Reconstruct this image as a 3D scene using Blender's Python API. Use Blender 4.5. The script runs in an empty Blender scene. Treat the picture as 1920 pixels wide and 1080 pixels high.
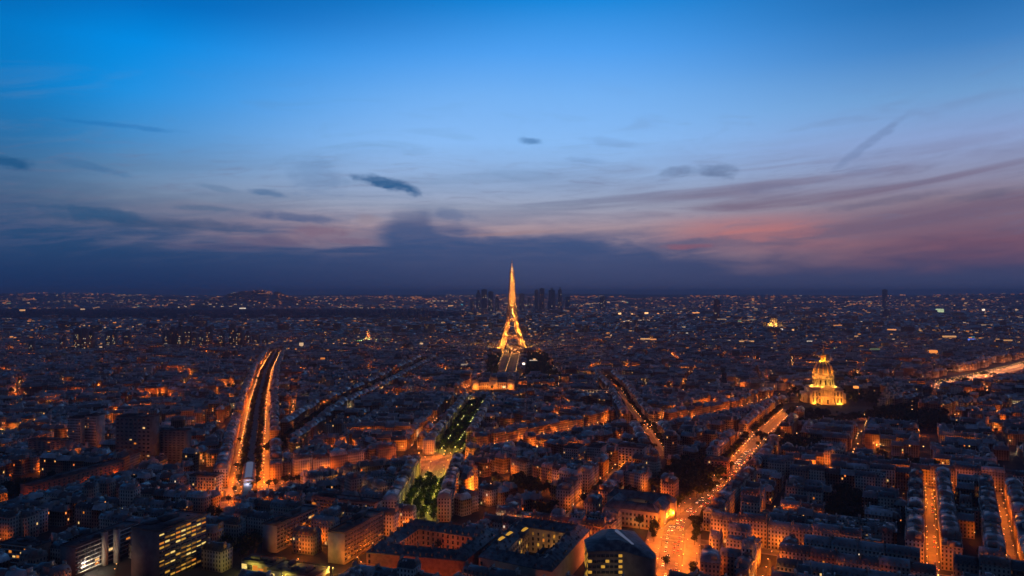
import bpy, math, random
import numpy as np
from mathutils import Vector
from math import radians, sin, cos, tan, pi, atan2, hypot, sqrt, exp
random.seed(7); rng = np.random.default_rng(11)
SC = bpy.context.scene
COL = SC.collection
FPX, HOR, CAMZ = 1415.0, 550.0, 210.0          # focal length in photo pixels, eye level row, camera height

def s2l(c):
    return tuple(((v/255.0)/12.92 if v/255.0 <= 0.04045 else ((v/255.0+0.055)/1.055)**2.4) for v in c)

# ------------------------------------------------------------------ camera
cam = bpy.data.cameras.new('camera'); camo = bpy.data.objects.new('camera', cam); COL.objects.link(camo)
camo.location = (0, 0, CAMZ); camo.rotation_euler = (radians(90), 0, 0)
cam.sensor_width = 36; cam.lens = FPX/1920*36; cam.shift_y = 10/1920
cam.clip_start = 1; cam.clip_end = 90000
SC.camera = camo
SC.view_settings.view_transform = 'Standard'; SC.view_settings.look = 'None'
SC.view_settings.exposure = 0; SC.view_settings.gamma = 1
cy = SC.cycles
cy.use_denoising = True; cy.max_bounces = 2; cy.diffuse_bounces = 1; cy.glossy_bounces = 1
cy.transmission_bounces = 1; cy.volume_bounces = 0; cy.transparent_max_bounces = 6
cy.caustics_reflective = False; cy.caustics_refractive = False
cy.sample_clamp_indirect = 1.5; cy.sample_clamp_direct = 0; cy.use_light_tree = True
cy.filter_width = 1.5
cy.use_adaptive_sampling = True; cy.adaptive_threshold = 0.008; cy.adaptive_min_samples = 64

# ------------------------------------------------------------------ node helper
class NT:
    def __init__(s, tree): s.t = tree; s.n = tree.nodes; s.l = tree.links
    def put(s, sock, v):
        if isinstance(v, bpy.types.NodeSocket): s.l.new(v, sock)
        elif v is not None: sock.default_value = v
    def m(s, op, a, b=None, c=None, clamp=False):
        n = s.n.new('ShaderNodeMath'); n.operation = op; n.use_clamp = clamp
        for i, v in enumerate((a, b, c)): s.put(n.inputs[i], v)
        return n.outputs[0]
    def v(s, op, a, b=None, scale=None):
        n = s.n.new('ShaderNodeVectorMath'); n.operation = op
        s.put(n.inputs[0], a); s.put(n.inputs[1], b)
        if scale is not None: s.put(n.inputs['Scale'], scale)
        return n.outputs['Value'] if op in ('DOT_PRODUCT', 'LENGTH') else n.outputs[0]
    def xyz(s, x, y, z):
        n = s.n.new('ShaderNodeCombineXYZ')
        for i, v in enumerate((x, y, z)): s.put(n.inputs[i], v)
        return n.outputs[0]
    def sep(s, v):
        n = s.n.new('ShaderNodeSeparateXYZ'); s.put(n.inputs[0], v); return n.outputs
    def ss(s, x, a, b):                                   # smoothstep a..b
        n = s.n.new('ShaderNodeMapRange'); n.interpolation_type = 'SMOOTHSTEP'; n.clamp = True
        s.put(n.inputs[0], x); s.put(n.inputs[1], a); s.put(n.inputs[2], b); n.inputs[3].default_value = 0; n.inputs[4].default_value = 1
        return n.outputs[0]
    def noise(s, vec, scale, detail=3, rough=0.5, dist=0.0, dim='3D'):
        n = s.n.new('ShaderNodeTexNoise'); n.noise_dimensions = dim
        s.put(n.inputs['Vector'], vec); n.inputs['Scale'].default_value = scale
        n.inputs['Detail'].default_value = detail; n.inputs['Roughness'].default_value = rough; n.inputs['Distortion'].default_value = dist
        return n.outputs[0]
    def mix(s, f, a, b, mode='MIX'):
        n = s.n.new('ShaderNodeMix'); n.data_type = 'RGBA'; n.blend_type = mode; n.clamp_factor = True
        s.put(n.inputs[0], f)
        for i, v in ((6, a), (7, b)):
            s.put(n.inputs[i], (*v, 1) if isinstance(v, tuple) and len(v) == 3 else v)
        return n.outputs[2]
    def ramp(s, f, stops, interp='LINEAR'):
        n = s.n.new('ShaderNodeValToRGB'); s.put(n.inputs[0], f); e = n.color_ramp.elements; n.color_ramp.interpolation = interp
        while len(e) > 1: e.remove(e[-1])
        for i, (p, c) in enumerate(stops):
            k = e[0] if i == 0 else e.new(p)
            k.position = p; k.color = (*c, 1) if isinstance(c, tuple) else (c, c, c, 1)
        return n.outputs[0]

# ------------------------------------------------------------------ dusk sky (world)
def build_world():
    w = bpy.data.worlds.new('World'); SC.world = w; w.use_nodes = True
    w.node_tree.nodes.clear(); N = NT(w.node_tree)
    out = N.n.new('ShaderNodeOutputWorld'); bg = N.n.new('ShaderNodeBackground'); N.l.new(bg.outputs[0], out.inputs[0])
    tc = N.n.new('ShaderNodeTexCoord'); d = N.v('NORMALIZE', tc.outputs['Generated'])
    x, y, z = N.sep(d)
    hz = N.m('SQRT', N.m('ADD', N.m('MULTIPLY', x, x), N.m('MULTIPLY', y, y)))
    el = N.m('DIVIDE', z, N.m('MAXIMUM', hz, 0.02))                          # tangent of elevation
    az = N.m('ARCTAN2', x, y)                                                # 0 = ahead, + to the right
    e2 = N.m('SQRT', N.m('MULTIPLY', N.m('MAXIMUM', el, 0.0), 0.5), clamp=True)   # ramp coordinate: sqrt(el/2)
    P = lambda s_: sqrt(max(s_, 0)/2)
    R = lambda st: N.ramp(e2, [(P(a), s2l(c)) for a, c in st])
    cen = R([(0, (165,135,145)), (.085, (172,150,160)), (.115, (158,166,190)), (.155, (148,178,220)), (.20, (140,190,247)), (.26, (118,180,246)),
             (.32, (80,162,243)), (.39, (20,136,221)), (.52, (24,78,145)), (.8, (36,60,98)), (2.0, (33,44,68))])
    lef = R([(0, (90,100,130)), (.08, (96,112,138)), (.11, (95,122,150)), (.15, (70,126,172)), (.185, (42,132,196)), (.24, (14,144,226)),
             (.30, (0,140,228)), (.35, (0,112,196)), (.5, (4,66,128)), (.8, (30,56,96)), (2.0, (33,44,68))])
    rig = R([(0, (130,84,104)), (.06, (124,88,110)), (.085, (124,102,124)), (.11, (138,122,140)), (.14, (144,150,182)), (.18, (142,166,214)),
             (.23, (112,160,212)), (.29, (62,130,198)), (.34, (32,110,180)), (.5, (22,70,136)), (.8, (36,60,98)), (2.0, (33,44,68))])
    azd = N.m('SUBTRACT', az, N.m('MULTIPLY', N.m('SUBTRACT', el, 0.16), 1.0)); sky = N.mix(N.ss(azd, -0.62, -0.12), lef, cen)
    sky = N.mix(N.ss(az, 0.08, 0.56), sky, rig)
    lf = N.ss(az, -0.62, -0.45); sky = N.mix(N.m('MULTIPLY', N.m('SUBTRACT', 1.0, lf), 0.35), sky, s2l((0,60,120)))  # lens vignette put into the sky colour: darker at the far left
    # streak coordinates: bent so that bands rise towards the sides
    v = N.m('SUBTRACT', el, N.m('MULTIPLY', N.m('MULTIPLY', az, N.m('ABSOLUTE', az)), 0.11))
    sc1 = N.noise(N.xyz(N.m('MULTIPLY', az, 3.2), N.m('MULTIPLY', v, 42.0), 3.1), 1.0, 4, 0.55, 0.6)
    sc2 = N.noise(N.xyz(N.m('MULTIPLY', az, 7.0), N.m('MULTIPLY', v, 34.0), 9.7), 1.0, 5, 0.6, 0.8)
    band = N.m('MULTIPLY', N.ss(el, 0.035, 0.075), N.m('SUBTRACT', 1.0, N.ss(el, 0.10, 0.21)))
    rightness = N.ss(az, -0.1, 0.3)
    k = N.m('MULTIPLY', N.m('MULTIPLY', N.ss(sc1, 0.40, 0.68), band), N.m('MULTIPLY_ADD', rightness, 0.42, 0.32))
    sky = N.mix(k, sky, N.mix(rightness, s2l((84,112,150)), s2l((112,94,120))))
    # salmon afterglow low on the right
    gl = N.m('MULTIPLY', N.m('MULTIPLY', N.ss(az, 0.14, 0.30), N.m('SUBTRACT', 1.0, N.ss(az, 0.33, 0.46))),
             N.m('MULTIPLY', N.ss(el, 0.045, 0.07), N.m('SUBTRACT', 1.0, N.ss(el, 0.078, 0.108))))
    sky = N.mix(N.m('MULTIPLY', N.m('MULTIPLY', gl, 0.75), N.ss(sc1, 0.66, 0.36)), sky, s2l((192,116,118)))
    # soft high veil
    vl = N.m('MULTIPLY', N.ss(sc2, 0.50, 0.72), N.m('MULTIPLY', N.ss(el, 0.12, 0.16), N.m('SUBTRACT', 1.0, N.ss(el, 0.19, 0.30))))
    sky = N.mix(N.m('MULTIPLY', vl, N.m('MULTIPLY_ADD', rightness, 0.02, 0.26)), sky, N.mix(rightness, s2l((96,134,176)), s2l((112,126,168))))
    cir = N.noise(N.xyz(N.m('MULTIPLY', az, 16.0), N.m('MULTIPLY', v, 120.0), 7.7), 1.0, 6, 0.65, 0.9)
    sky = N.mix(N.m('MULTIPLY', N.ss(cir, 0.5, 0.72), N.m('MULTIPLY', N.m('MULTIPLY', N.ss(el, 0.05, 0.08), N.m('SUBTRACT', 1.0, N.ss(el, 0.14, 0.22))), 0.30)), sky, s2l((112,116,148)))
    # low cloud bank
    zt = lambda px: (math.atan((px-960)/FPX)+0.7)/1.4
    azr = N.m('DIVIDE', N.m('ADD', az, 0.7), 1.4, clamp=True)
    top = N.ramp(azr, [(0, .62), (zt(40), .63), (zt(300), .61), (zt(560), .57), (zt(695), .48), (zt(722), .55), (zt(745), .62), (zt(795), .61), (zt(814), .53),
                       (zt(862), .52), (zt(880), .47), (zt(960), .45), (zt(1090), .46), (zt(1230), .40), (zt(1420), .29), (zt(1700), .27), (1, .27)])
    nb = N.noise(N.xyz(N.m('MULTIPLY', az, 14.0), N.m('MULTIPLY', el, 60.0), 1.3), 1.0, 5, 0.55, 0.4)
    nb2 = N.noise(N.xyz(N.m('MULTIPLY', az, 5.0), N.m('MULTIPLY', el, 45.0), 5.3), 1.0, 4, 0.5, 0.5)
    topv = N.m('ADD', N.m('MULTIPLY', top, 0.17), N.m('MULTIPLY', N.m('SUBTRACT', nb, 0.5), 0.05))
    topv = N.m('ADD', topv, N.m('MULTIPLY', N.m('SUBTRACT', nb2, 0.5), N.m('MULTIPLY_ADD', N.ss(az, -0.2, -0.45), 0.06, 0.035)))
    soft = N.m('ADD', 0.019, N.m('ADD', N.m('MULTIPLY', N.m('SUBTRACT', 1.0, N.ss(az, -0.30, -0.16)), 0.024), N.m('MULTIPLY', N.ss(az, 0.12, 0.3), 0.012)))
    bank = N.m('SUBTRACT', 1.0, N.ss(el, N.m('SUBTRACT', topv, soft), N.m('ADD', topv, soft)))
    hole = N.m('MULTIPLY', N.m('MULTIPLY', N.ss(nb2, 0.44, 0.60), N.ss(el, 0.045, 0.07)), N.m('MULTIPLY', N.ss(az, -0.60, -0.34), N.m('SUBTRACT', 1.0, N.ss(az, -0.20, -0.15))))
    bank = N.m('MULTIPLY', bank, N.m('SUBTRACT', 1.0, N.m('MULTIPLY', hole, 0.75)))
    hcol = N.mix(N.m('MULTIPLY', hole, bank), sky, s2l((112,96,124)))
    bcol = N.mix(N.ss(az, -0.56, -0.05), s2l((40,80,124)), s2l((60,86,132)))
    bcol = N.mix(N.ss(az, 0.1, 0.5), bcol, s2l((60,64,100)))
    bcol = N.mix(N.m('SUBTRACT', 1.0, N.ss(el, 0.0, 0.09)), bcol, N.mix(N.ss(az, -0.5, 0.1), s2l((18,52,98)), s2l((58,72,112))))
    sky = N.mix(hole, sky, hcol)
    fine = N.noise(N.xyz(N.m('MULTIPLY', az, 20.0), N.m('MULTIPLY', v, 170.0), 4.4), 1.0, 5, 0.65, 0.5)
    bcol = N.mix(N.m('MULTIPLY', N.ss(fine, 0.42, 0.66), N.m('MULTIPLY', N.ss(el, 0.02, 0.08), 0.30)), bcol, s2l((104,104,136)))
    sky = N.mix(N.m('MULTIPLY', bank, N.m('SUBTRACT', 1.0, N.m('MULTIPLY', N.ss(el, 0.06, 0.125), 0.28))), sky, bcol)
    # single dark wisps: (px, py, half length px, half height px, slope dy/dx, strength, colour)
    wv = N.noise(N.xyz(N.m('MULTIPLY', az, 30.0), N.m('MULTIPLY', el, 90.0), 2.2), 1.0, 4, 0.6)
    wv2 = N.noise(N.xyz(N.m('MULTIPLY', az, 55.0), N.m('MULTIPLY', el, 60.0), 6.2), 1.0, 3, 0.6)
    wu = N.m('SUBTRACT', wv, 0.5); wu2 = N.m('SUBTRACT', wv2, 0.5)
    teal, grey = (52,98,146), (92,112,150)
    for px, py, a, b, sl, st, c in [(733,346,84,13,.20,.95,teal), (996,265,30,9,.12,.75,(80,128,182)), (1345,322,52,15,.06,.62,grey), (1268,322,44,13,.0,.48,grey), (10,304,50,12,.06,.8,(22,84,134)),
                             (165,312,72,8,.16,.55,(62,112,160)), (500,361,40,8,.1,.62,(74,112,156)), (410,353,48,6,.12,.4,(88,122,160)), (180,400,100,14,.04,.8,(44,86,128)), (390,391,80,6,.02,.55,(74,104,140)),
                             (1150,268,75,9,.15,.3,(112,146,196)), (1100,301,60,6,.08,.3,(112,146,196)), (1630,268,80,12,-.75,.42,(106,128,172)), (1440,352,70,10,.0,.45,(114,116,148)), (1660,378,130,9,-.12,.5,(104,100,128)), (1840,365,75,9,-.14,.45,(96,96,124)), (230,236,120,5,.02,.35,(22,108,178)), (590,330,70,40,.1,.30,(84,122,168)), (300,420,200,12,.02,.5,(38,76,118)), (560,408,120,9,.06,.55,(52,86,134)), (600,434,80,14,-.02,.65,(124,102,126)), (520,452,120,14,.03,.5,(98,88,120)), (655,452,64,7,.03,.6,(116,100,128)), (692,410,30,13,.05,.6,(148,136,152)), (430,464,130,9,.02,.35,(82,82,118)), (846,404,64,13,.06,.45,(66,98,146)), (960,438,120,5,-.05,.6,(160,134,142)), (1290,462,60,6,.0,.5,(150,92,108)), (1440,438,130,12,-.03,.25,(205,122,116))]:
        a0 = math.atan((px-960)/FPX); e0 = (HOR-py)/FPX*cos(a0)
        u1 = N.m('SUBTRACT', az, a0); v1 = N.m('ADD', N.m('SUBTRACT', el, e0), N.m('MULTIPLY', u1, sl))
        v1 = N.m('ADD', v1, N.m('MULTIPLY', wu, 2.0*b/FPX)); u1 = N.m('ADD', u1, N.m('MULTIPLY', wu2, 1.0*a/FPX))
        r = N.m('SQRT', N.m('ADD', N.m('POWER', N.m('MULTIPLY', u1, FPX/a*1.12), 2.0), N.m('POWER', N.m('MULTIPLY', v1, FPX/b), 2.0)))
        f = N.m('MULTIPLY', N.m('SUBTRACT', 1.0, N.ss(r, 0.35, 1.15)), N.m('MULTIPLY', st, N.m('MULTIPLY_ADD', wv, 1.2, 0.4), clamp=True))
        sky = N.mix(f, sky, s2l(c))
    back = N.m('MULTIPLY', N.ss(y, 0.55, -0.2), 0.72); sky = N.mix(back, sky, s2l((34,42,62)))      # the eastern half of the sky is already dark
    below = N.ss(el, -0.03, 0.0)
    sky = N.mix(below, s2l((14,28,58)), sky)
    # the Nishita sky, sun well under the horizon, adds its faint twilight
    st = N.n.new('ShaderNodeTexSky'); st.sky_type = 'NISHITA'; st.sun_disc = False
    st.sun_elevation = radians(-4); st.sun_rotation = radians(28); st.altitude = 200
    sky = N.mix(1.0, sky, N.v('SCALE', st.outputs[0], scale=0.02), 'ADD')
    N.l.new(sky, bg.inputs[0]); bg.inputs[1].default_value = 1.0
    w.cycles.sampling_method = 'MANUAL'; w.cycles.sample_map_resolution = 512
build_world()

# ------------------------------------------------------------------ materials
def mat(name):
    m = bpy.data.materials.new(name); m.use_nodes = True; m.node_tree.nodes.clear()
    N = NT(m.node_tree); out = N.n.new('ShaderNodeOutputMaterial')
    return m, N, out
def bsdf(N, out, col, rough=0.8, spec=0.3, emit=None, estr=None, metal=0.0):
    b = N.n.new('ShaderNodeBsdfPrincipled')
    N.put(b.inputs['Base Color'], (*col, 1) if isinstance(col, tuple) and len(col) == 3 else col)
    N.put(b.inputs['Roughness'], rough); b.inputs['Specular IOR Level'].default_value = spec; b.inputs['Metallic'].default_value = metal
    if emit is not None:
        N.put(b.inputs['Emission Color'], (*emit, 1) if isinstance(emit, tuple) and len(emit) == 3 else emit); N.put(b.inputs['Emission Strength'], estr)
    N.l.new(b.outputs[0], out.inputs[0]); return b
def pos(N): return N.n.new('ShaderNodeNewGeometry').outputs['Position']
def tint(N):
    a = N.n.new('ShaderNodeAttribute'); a.attribute_name = 'tint'; return a.outputs['Color']
def mottled(name, c1, c2, scale=0.05, rough=0.85, spec=0.2, metal=0.0):
    m, N, o = mat(name); n = N.noise(pos(N), scale, 4, 0.6)
    bsdf(N, o, N.mix(N.ss(n, .35, .65), c1, c2), rough, spec, metal=metal); return m
def wall_material(name, lit):
    """painted or stone street front: tint per face, rows of dark window openings, a few lit rooms"""
    m, N, o = mat(name)
    g = N.n.new('ShaderNodeNewGeometry'); p = g.outputs['Position']; nrm = g.outputs['True Normal']
    t = N.v('CROSS_PRODUCT', nrm, (0, 0, 1)); u = N.v('DOT_PRODUCT', p, t); z = N.sep(p)[2]; nz = N.m('ABSOLUTE', N.sep(nrm)[2])
    cu = N.m('DIVIDE', u, 2.7); cv = N.m('DIVIDE', z, 3.2); fu = N.m('FRACT', cu); fv = N.m('FRACT', cv)
    win = N.m('MULTIPLY', N.m('MULTIPLY', N.m('GREATER_THAN', fu, .28), N.m('LESS_THAN', fu, .72)), N.m('MULTIPLY', N.m('GREATER_THAN', fv, .22), N.m('LESS_THAN', fv, .80)))
    win = N.m('MULTIPLY', win, N.m('LESS_THAN', nz, 0.3))
    band = N.m('MULTIPLY', N.m('GREATER_THAN', fv, .94), N.m('LESS_THAN', nz, 0.3))
    dirt = N.noise(p, 0.08, 4, 0.6)
    base = N.mix(N.m('MULTIPLY', N.ss(dirt, .35, .7), 0.35), tint(N), (0.12, 0.10, 0.09))
    base = N.mix(N.m('MULTIPLY', band, 0.45), base, (0.10, 0.09, 0.09))
    base = N.mix(win, base, (0.025, 0.028, 0.035))
    if lit:
        wn = N.n.new('ShaderNodeTexWhiteNoise'); wn.noise_dimensions = '3D'
        N.l.new(N.xyz(N.m('FLOOR', cu), N.m('FLOOR', cv), N.m('FLOOR', N.m('MULTIPLY', N.v('DOT_PRODUCT', p, nrm), 0.2))), wn.inputs['Vector'])
        on = N.m('MULTIPLY', win, N.m('LESS_THAN', wn.outputs['Value'], lit))
        ec = N.mix(N.sep(wn.outputs['Color'])[1], s2l((255,120,40)), s2l((255,205,120)))
        bsdf(N, o, base, 0.85, 0.2, ec, N.m('MULTIPLY', on, 1.6))
        m.cycles.emission_sampling = 'NONE'
    else:
        bsdf(N, o, base, 0.85, 0.2)
    return m
def roof_material():
    m, N, o = mat('weathered_roof'); p = pos(N)
    n = N.noise(p, 0.12, 4, 0.6); n2 = N.noise(p, 1.6, 2, 0.5)
    c = N.mix(N.m('MULTIPLY', N.ss(n, .35, .68), 0.5), tint(N), (0.05, 0.052, 0.058))
    c = N.mix(N.m('MULTIPLY', N.ss(n2, .5, .7), 0.3), c, (0.26, 0.26, 0.27))
    n3 = N.noise(p, 0.06, 2, 0.5); bsdf(N, o, c, N.m('MULTIPLY_ADD', N.ss(n3, .38, .62), .38, .24), 0.5); return m
def emit_mat(name, col=None, strength=3.0, sampling='NONE', attr=False):
    m, N, o = mat(name); e = N.n.new('ShaderNodeEmission')
    if attr: N.l.new(tint(N), e.inputs[0])
    else: e.inputs[0].default_value = (*col, 1)
    e.inputs[1].default_value = strength; N.l.new(e.outputs[0], o.inputs[0]); m.cycles.emission_sampling = sampling; return m
def leaf_material(name, c1, c2):
    m, N, o = mat(name); oi = N.n.new('ShaderNodeObjectInfo')
    n = N.noise(pos(N), 0.45, 3, 0.6)
    c = N.mix(N.ss(n, .3, .7), c1, c2)
    b = bsdf(N, o, c, 0.8, 0.1)
    tr = N.n.new('ShaderNodeBsdfTranslucent'); N.l.new(c, tr.inputs[0]); mx = N.n.new('ShaderNodeMixShader'); mx.inputs[0].default_value = 0.3
    N.l.new(b.outputs[0], mx.inputs[1]); N.l.new(tr.outputs[0], mx.inputs[2]); N.l.new(mx.outputs[0], o.inputs[0]); return m
M = {}
M['wall'] = wall_material('street_front', 0.0); M['wall_lit'] = wall_material('street_front_with_lit_rooms', 0.02); M['wall_far'] = wall_material('distant_front_with_lit_rooms', 0.018)
M['roof'] = roof_material()
M['ground'] = mottled('worn_ground', (0.022, 0.022, 0.024), (0.055, 0.052, 0.05), 0.02)
M['road'] = mottled('asphalt', (0.085, 0.08, 0.075), (0.12, 0.115, 0.105), 0.15, 0.7, 0.4)
M['pave'] = mottled('stone_pavement', (0.20, 0.19, 0.175), (0.27, 0.255, 0.23), 0.2)
M['mark'] = mottled('white_road_paint', (0.65, 0.65, 0.62), (0.8, 0.8, 0.78), 0.6)
M['lawn'] = mottled('dry_lawn', (0.06, 0.075, 0.03), (0.11, 0.10, 0.05), 0.03)
M['gravel'] = mottled('sandy_path', (0.10, 0.085, 0.06), (0.17, 0.14, 0.105), 0.05)
M['leaf'] = leaf_material('plane_leaves', (0.022, 0.045, 0.012), (0.075, 0.105, 0.026))
M['leafdark'] = leaf_material('chestnut_leaves', (0.018, 0.030, 0.014), (0.052, 0.066, 0.030))
M['bark'] = mottled('bark', (0.05, 0.04, 0.03), (0.11, 0.09, 0.07), 0.8)
M['forest'] = mottled('far_wood', (0.006, 0.012, 0.010), (0.016, 0.026, 0.018), 0.01)
M['hill'] = mottled('far_hillside', (0.02, 0.028, 0.03), (0.05, 0.05, 0.05), 0.002)
M['iron'] = mottled('brown_iron', (0.30, 0.22, 0.14), (0.40, 0.29, 0.19), 0.1, 0.6, 0.3)
M['stone'] = mottled('pale_stone', (0.34, 0.30, 0.24), (0.46, 0.41, 0.33), 0.1)
M['stonedark'] = mottled('shaded_openings', (0.04, 0.035, 0.03), (0.07, 0.06, 0.05), 0.2)
M['lead'] = mottled('lead_roof', (0.10, 0.10, 0.11), (0.17, 0.165, 0.17), 0.2, 0.5)
M['gold'] = mottled('gilded_lead', (0.62, 0.40, 0.10), (0.75, 0.50, 0.16), 0.3, 0.35, 0.5, 0.5)
M['concrete'] = mottled('grey_concrete', (0.30, 0.28, 0.26), (0.42, 0.39, 0.36), 0.15)
M['concretedark'] = mottled('dark_cladding', (0.13, 0.12, 0.12), (0.19, 0.175, 0.17), 0.15)
M['white'] = mottled('white_render', (0.5, 0.49, 0.47), (0.62, 0.6, 0.57), 0.15)
M['brick'] = mottled('red_brick', (0.22, 0.10, 0.07), (0.32, 0.16, 0.11), 0.3)
M['flat'] = mottled('bitumen_flat_roof', (0.05, 0.052, 0.058), (0.11, 0.112, 0.12), 0.12)
M['glass'] = mottled('dark_window_glass', (0.02, 0.022, 0.03), (0.035, 0.038, 0.05), 0.3, 0.15, 0.6)
M['zinc'] = mottled('sheet_zinc', (0.06, 0.061, 0.066), (0.16, 0.162, 0.17), 0.22, 0.6, 0.3)
M['pole'] = mottled('dark_painted_metal', (0.03, 0.035, 0.03), (0.05, 0.05, 0.05), 1.0, 0.5)
M['tower'] = mottled('tower_cladding', (0.09, 0.09, 0.10), (0.16, 0.155, 0.16), 0.02)
M['glasstower'] = mottled('tower_glass', (0.07, 0.08, 0.10), (0.13, 0.14, 0.16), 0.01, 0.3, 0.5)
M['lamp'] = emit_mat('sodium_lantern', (1.0, 0.46, 0.13), 11.0)
M['lampgreen'] = emit_mat('pale_lantern', (0.95, 0.85, 0.3), 5.0)
M['win_yellow'] = emit_mat('lit_office_window', s2l((232,170,64)), 0.75)
M['win_amber'] = emit_mat('lit_amber_window', s2l((240,140,50)), 0.8)
M['win_yellow_dim'] = emit_mat('half_lit_office_window', s2l((220,150,60)), 0.3)
M['win_yellow_bright'] = emit_mat('bright_office_window', s2l((255,214,120)), 1.0)
M['win_warm'] = emit_mat('lit_room_window', s2l((255,205,130)), 1.0)
M['win_white'] = emit_mat('lit_white_window', s2l((255,240,205)), 1.0)
M['far_light'] = emit_mat('distant_lamp_glow', strength=1.0, attr=True)
M['headlight'] = emit_mat('headlamp', (1.0, 0.78, 0.5), 8.0)
M['taillight'] = emit_mat('tail_lamp', (1.0, 0.06, 0.03), 6.0)
M['sky_glass'] = emit_mat('station_skylight', s2l((120,130,165)), 0.45)
for k, c in dict(carwhite=(.6,.6,.58), carblack=(.02,.02,.022), cargrey=(.2,.21,.22), carred=(.3,.03,.025), carblue=(.03,.06,.16)).items():
    M[k] = mottled(k[3:]+'_car_paint', c, tuple(v*.9 for v in c), 0.5, 0.3, 0.6)

# ------------------------------------------------------------------ mesh helper
class MB:
    def __init__(s): s.V = []; s.L = []; s.C = []; s.T = []; s.I = []; s.n = 0
    def add(s, verts, faces, t=(.3, .3, .3), mi=0):
        v = np.asarray(verts, float).reshape(-1, 3); s.V.append(v)
        f = np.asarray(faces, int); k = f.shape[1]
        s.L.append((f + s.n).ravel()); s.C.append(np.full(len(f), k))
        t = np.asarray(t, float); s.T.append(np.broadcast_to(t, (len(f), 3)))
        s.I.append(np.broadcast_to(np.asarray(mi), (len(f),))); s.n += len(v)
    def inst(s, P, faces, t, mi):
        """P (K,N,3): K copies of an N-vertex shape with FACES (F,k); t (K,F,3)/(3,); mi (F,)"""
        K, Nn = P.shape[:2]; f = np.asarray(faces, int); F = len(f)
        ff = (f[None] + (np.arange(K)*Nn)[:, None, None]).reshape(-1, f.shape[1])
        s.add(P.reshape(-1, 3), ff, np.broadcast_to(np.asarray(t, float), (K, F, 3)).reshape(-1, 3), np.broadcast_to(np.asarray(mi), (K, F)).reshape(-1))
    def box(s, c, size, t=(.3, .3, .3), mi=0, rz=0.0, top=1.0):
        """box standing on c (its base centre); top scales the upper face"""
        w, d, h = size; q = []
        for z, k in ((0, 1.0), (h, top)):
            for sx, sy in ((-1, -1), (1, -1), (1, 1), (-1, 1)): q.append((sx*w/2*k, sy*d/2*k, z))
        q = np.array(q); ca, sa = cos(rz), sin(rz)
        q = np.stack([q[:, 0]*ca-q[:, 1]*sa+c[0], q[:, 0]*sa+q[:, 1]*ca+c[1], q[:, 2]+c[2]], 1)
        s.add(q, [(0,1,5,4),(1,2,6,5),(2,3,7,6),(3,0,4,7),(4,5,6,7),(3,2,1,0)], t, mi)
    def bar(s, a, b, r, t=(.3, .3, .3), mi=0, n=4, r2=None):
        a = np.array(a, float); b = np.array(b, float); d = b-a; L = np.linalg.norm(d)
        if L < 1e-6: return
        d /= L; up = np.array((0, 0, 1.)) if abs(d[2]) < .9 else np.array((1., 0, 0))
        e1 = np.cross(d, up); e1 /= np.linalg.norm(e1); e2 = np.cross(d, e1); r2 = r if r2 is None else r2
        an = np.arange(n)*2*pi/n + pi/4
        ring = np.cos(an)[:, None]*e1 + np.sin(an)[:, None]*e2
        s.add(np.vstack([a+ring*r, b+ring*r2]), [(i, (i+1) % n, n+(i+1) % n, n+i) for i in range(n)], t, mi)
        if n == 4: s.add(b+ring*r2, [(0, 1, 2, 3)], t, mi)
    def lathe(s, prof, n=24, c=(0, 0, 0), t=(.3, .3, .3), mi=0):
        an = np.arange(n)*2*pi/n; v = []
        for r, z in prof: v += [(c[0]+r*cos(a), c[1]+r*sin(a), c[2]+z) for a in an]
        f = [(i*n+j, i*n+(j+1) % n, (i+1)*n+(j+1) % n, (i+1)*n+j) for i in range(len(prof)-1) for j in range(n)]
        s.add(v, f, t, mi)
    def prism(s, poly, z0, h, t=(.3, .3, .3), mi=0, caps=True):
        n = len(poly); v = [(x, y, z0) for x, y in poly]+[(x, y, z0+h) for x, y in poly]
        s.add(v, [(i, (i+1) % n, n+(i+1) % n, n+i) for i in range(n)], t, mi)
        if caps: s.add([(x, y, z0+h) for x, y in poly], [tuple(range(n))], t, mi)
    def mesh(s, name, mats):
        me = bpy.data.meshes.new(name)
        V = np.vstack(s.V).astype(np.float32); L = np.concatenate(s.L).astype(np.int32); C = np.concatenate(s.C).astype(np.int32)
        me.vertices.add(len(V)); me.vertices.foreach_set('co', V.ravel())
        me.loops.add(len(L)); me.loops.foreach_set('vertex_index', L)
        me.polygons.add(len(C)); st = np.zeros(len(C), np.int32); st[1:] = np.cumsum(C)[:-1]
        me.polygons.foreach_set('loop_start', st); me.polygons.foreach_set('loop_total', C)
        me.polygons.foreach_set('material_index', np.concatenate(s.I).astype(np.int32))
        for m_ in (mats if isinstance(mats, (list, tuple)) else [mats]): me.materials.append(m_)
        T = np.vstack(s.T); a = me.attributes.new('tint', 'FLOAT_COLOR', 'FACE')
        a.data.foreach_set('color', np.hstack([T, np.ones((len(T), 1))]).astype(np.float32).ravel())
        me.update(calc_edges=True); return me
    def build(s, name, mats, parent=None, loc=None, rz=0.0):
        return link(name, s.mesh(name, mats), parent, loc, rz)
def link(name, data, parent=None, loc=None, rz=0.0):
    o = bpy.data.objects.new(name, data); COL.objects.link(o)
    if parent is not None: o.parent = parent
    if loc is not None: o.location = loc
    if rz: o.rotation_euler = (0, 0, rz)
    return o
def tag(o, label=None, cat=None, group=None, kind=None):
    for k, v in (('label', label), ('category', cat), ('group', group), ('kind', kind)):
        if v: o[k] = v
    return o
def empty(name, loc, rz=0.0, label=None, cat=None, group=None):
    return tag(link(name, None, None, loc, rz), label, cat, group)
def G(px, py, h=0.0):
    Y = (CAMZ-h)*FPX/(py-HOR); return ((px-960)/FPX*Y, Y)
def proj(x, y, z=0.0): return 960+x/y*FPX, HOR+(CAMZ-z)/y*FPX
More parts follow.
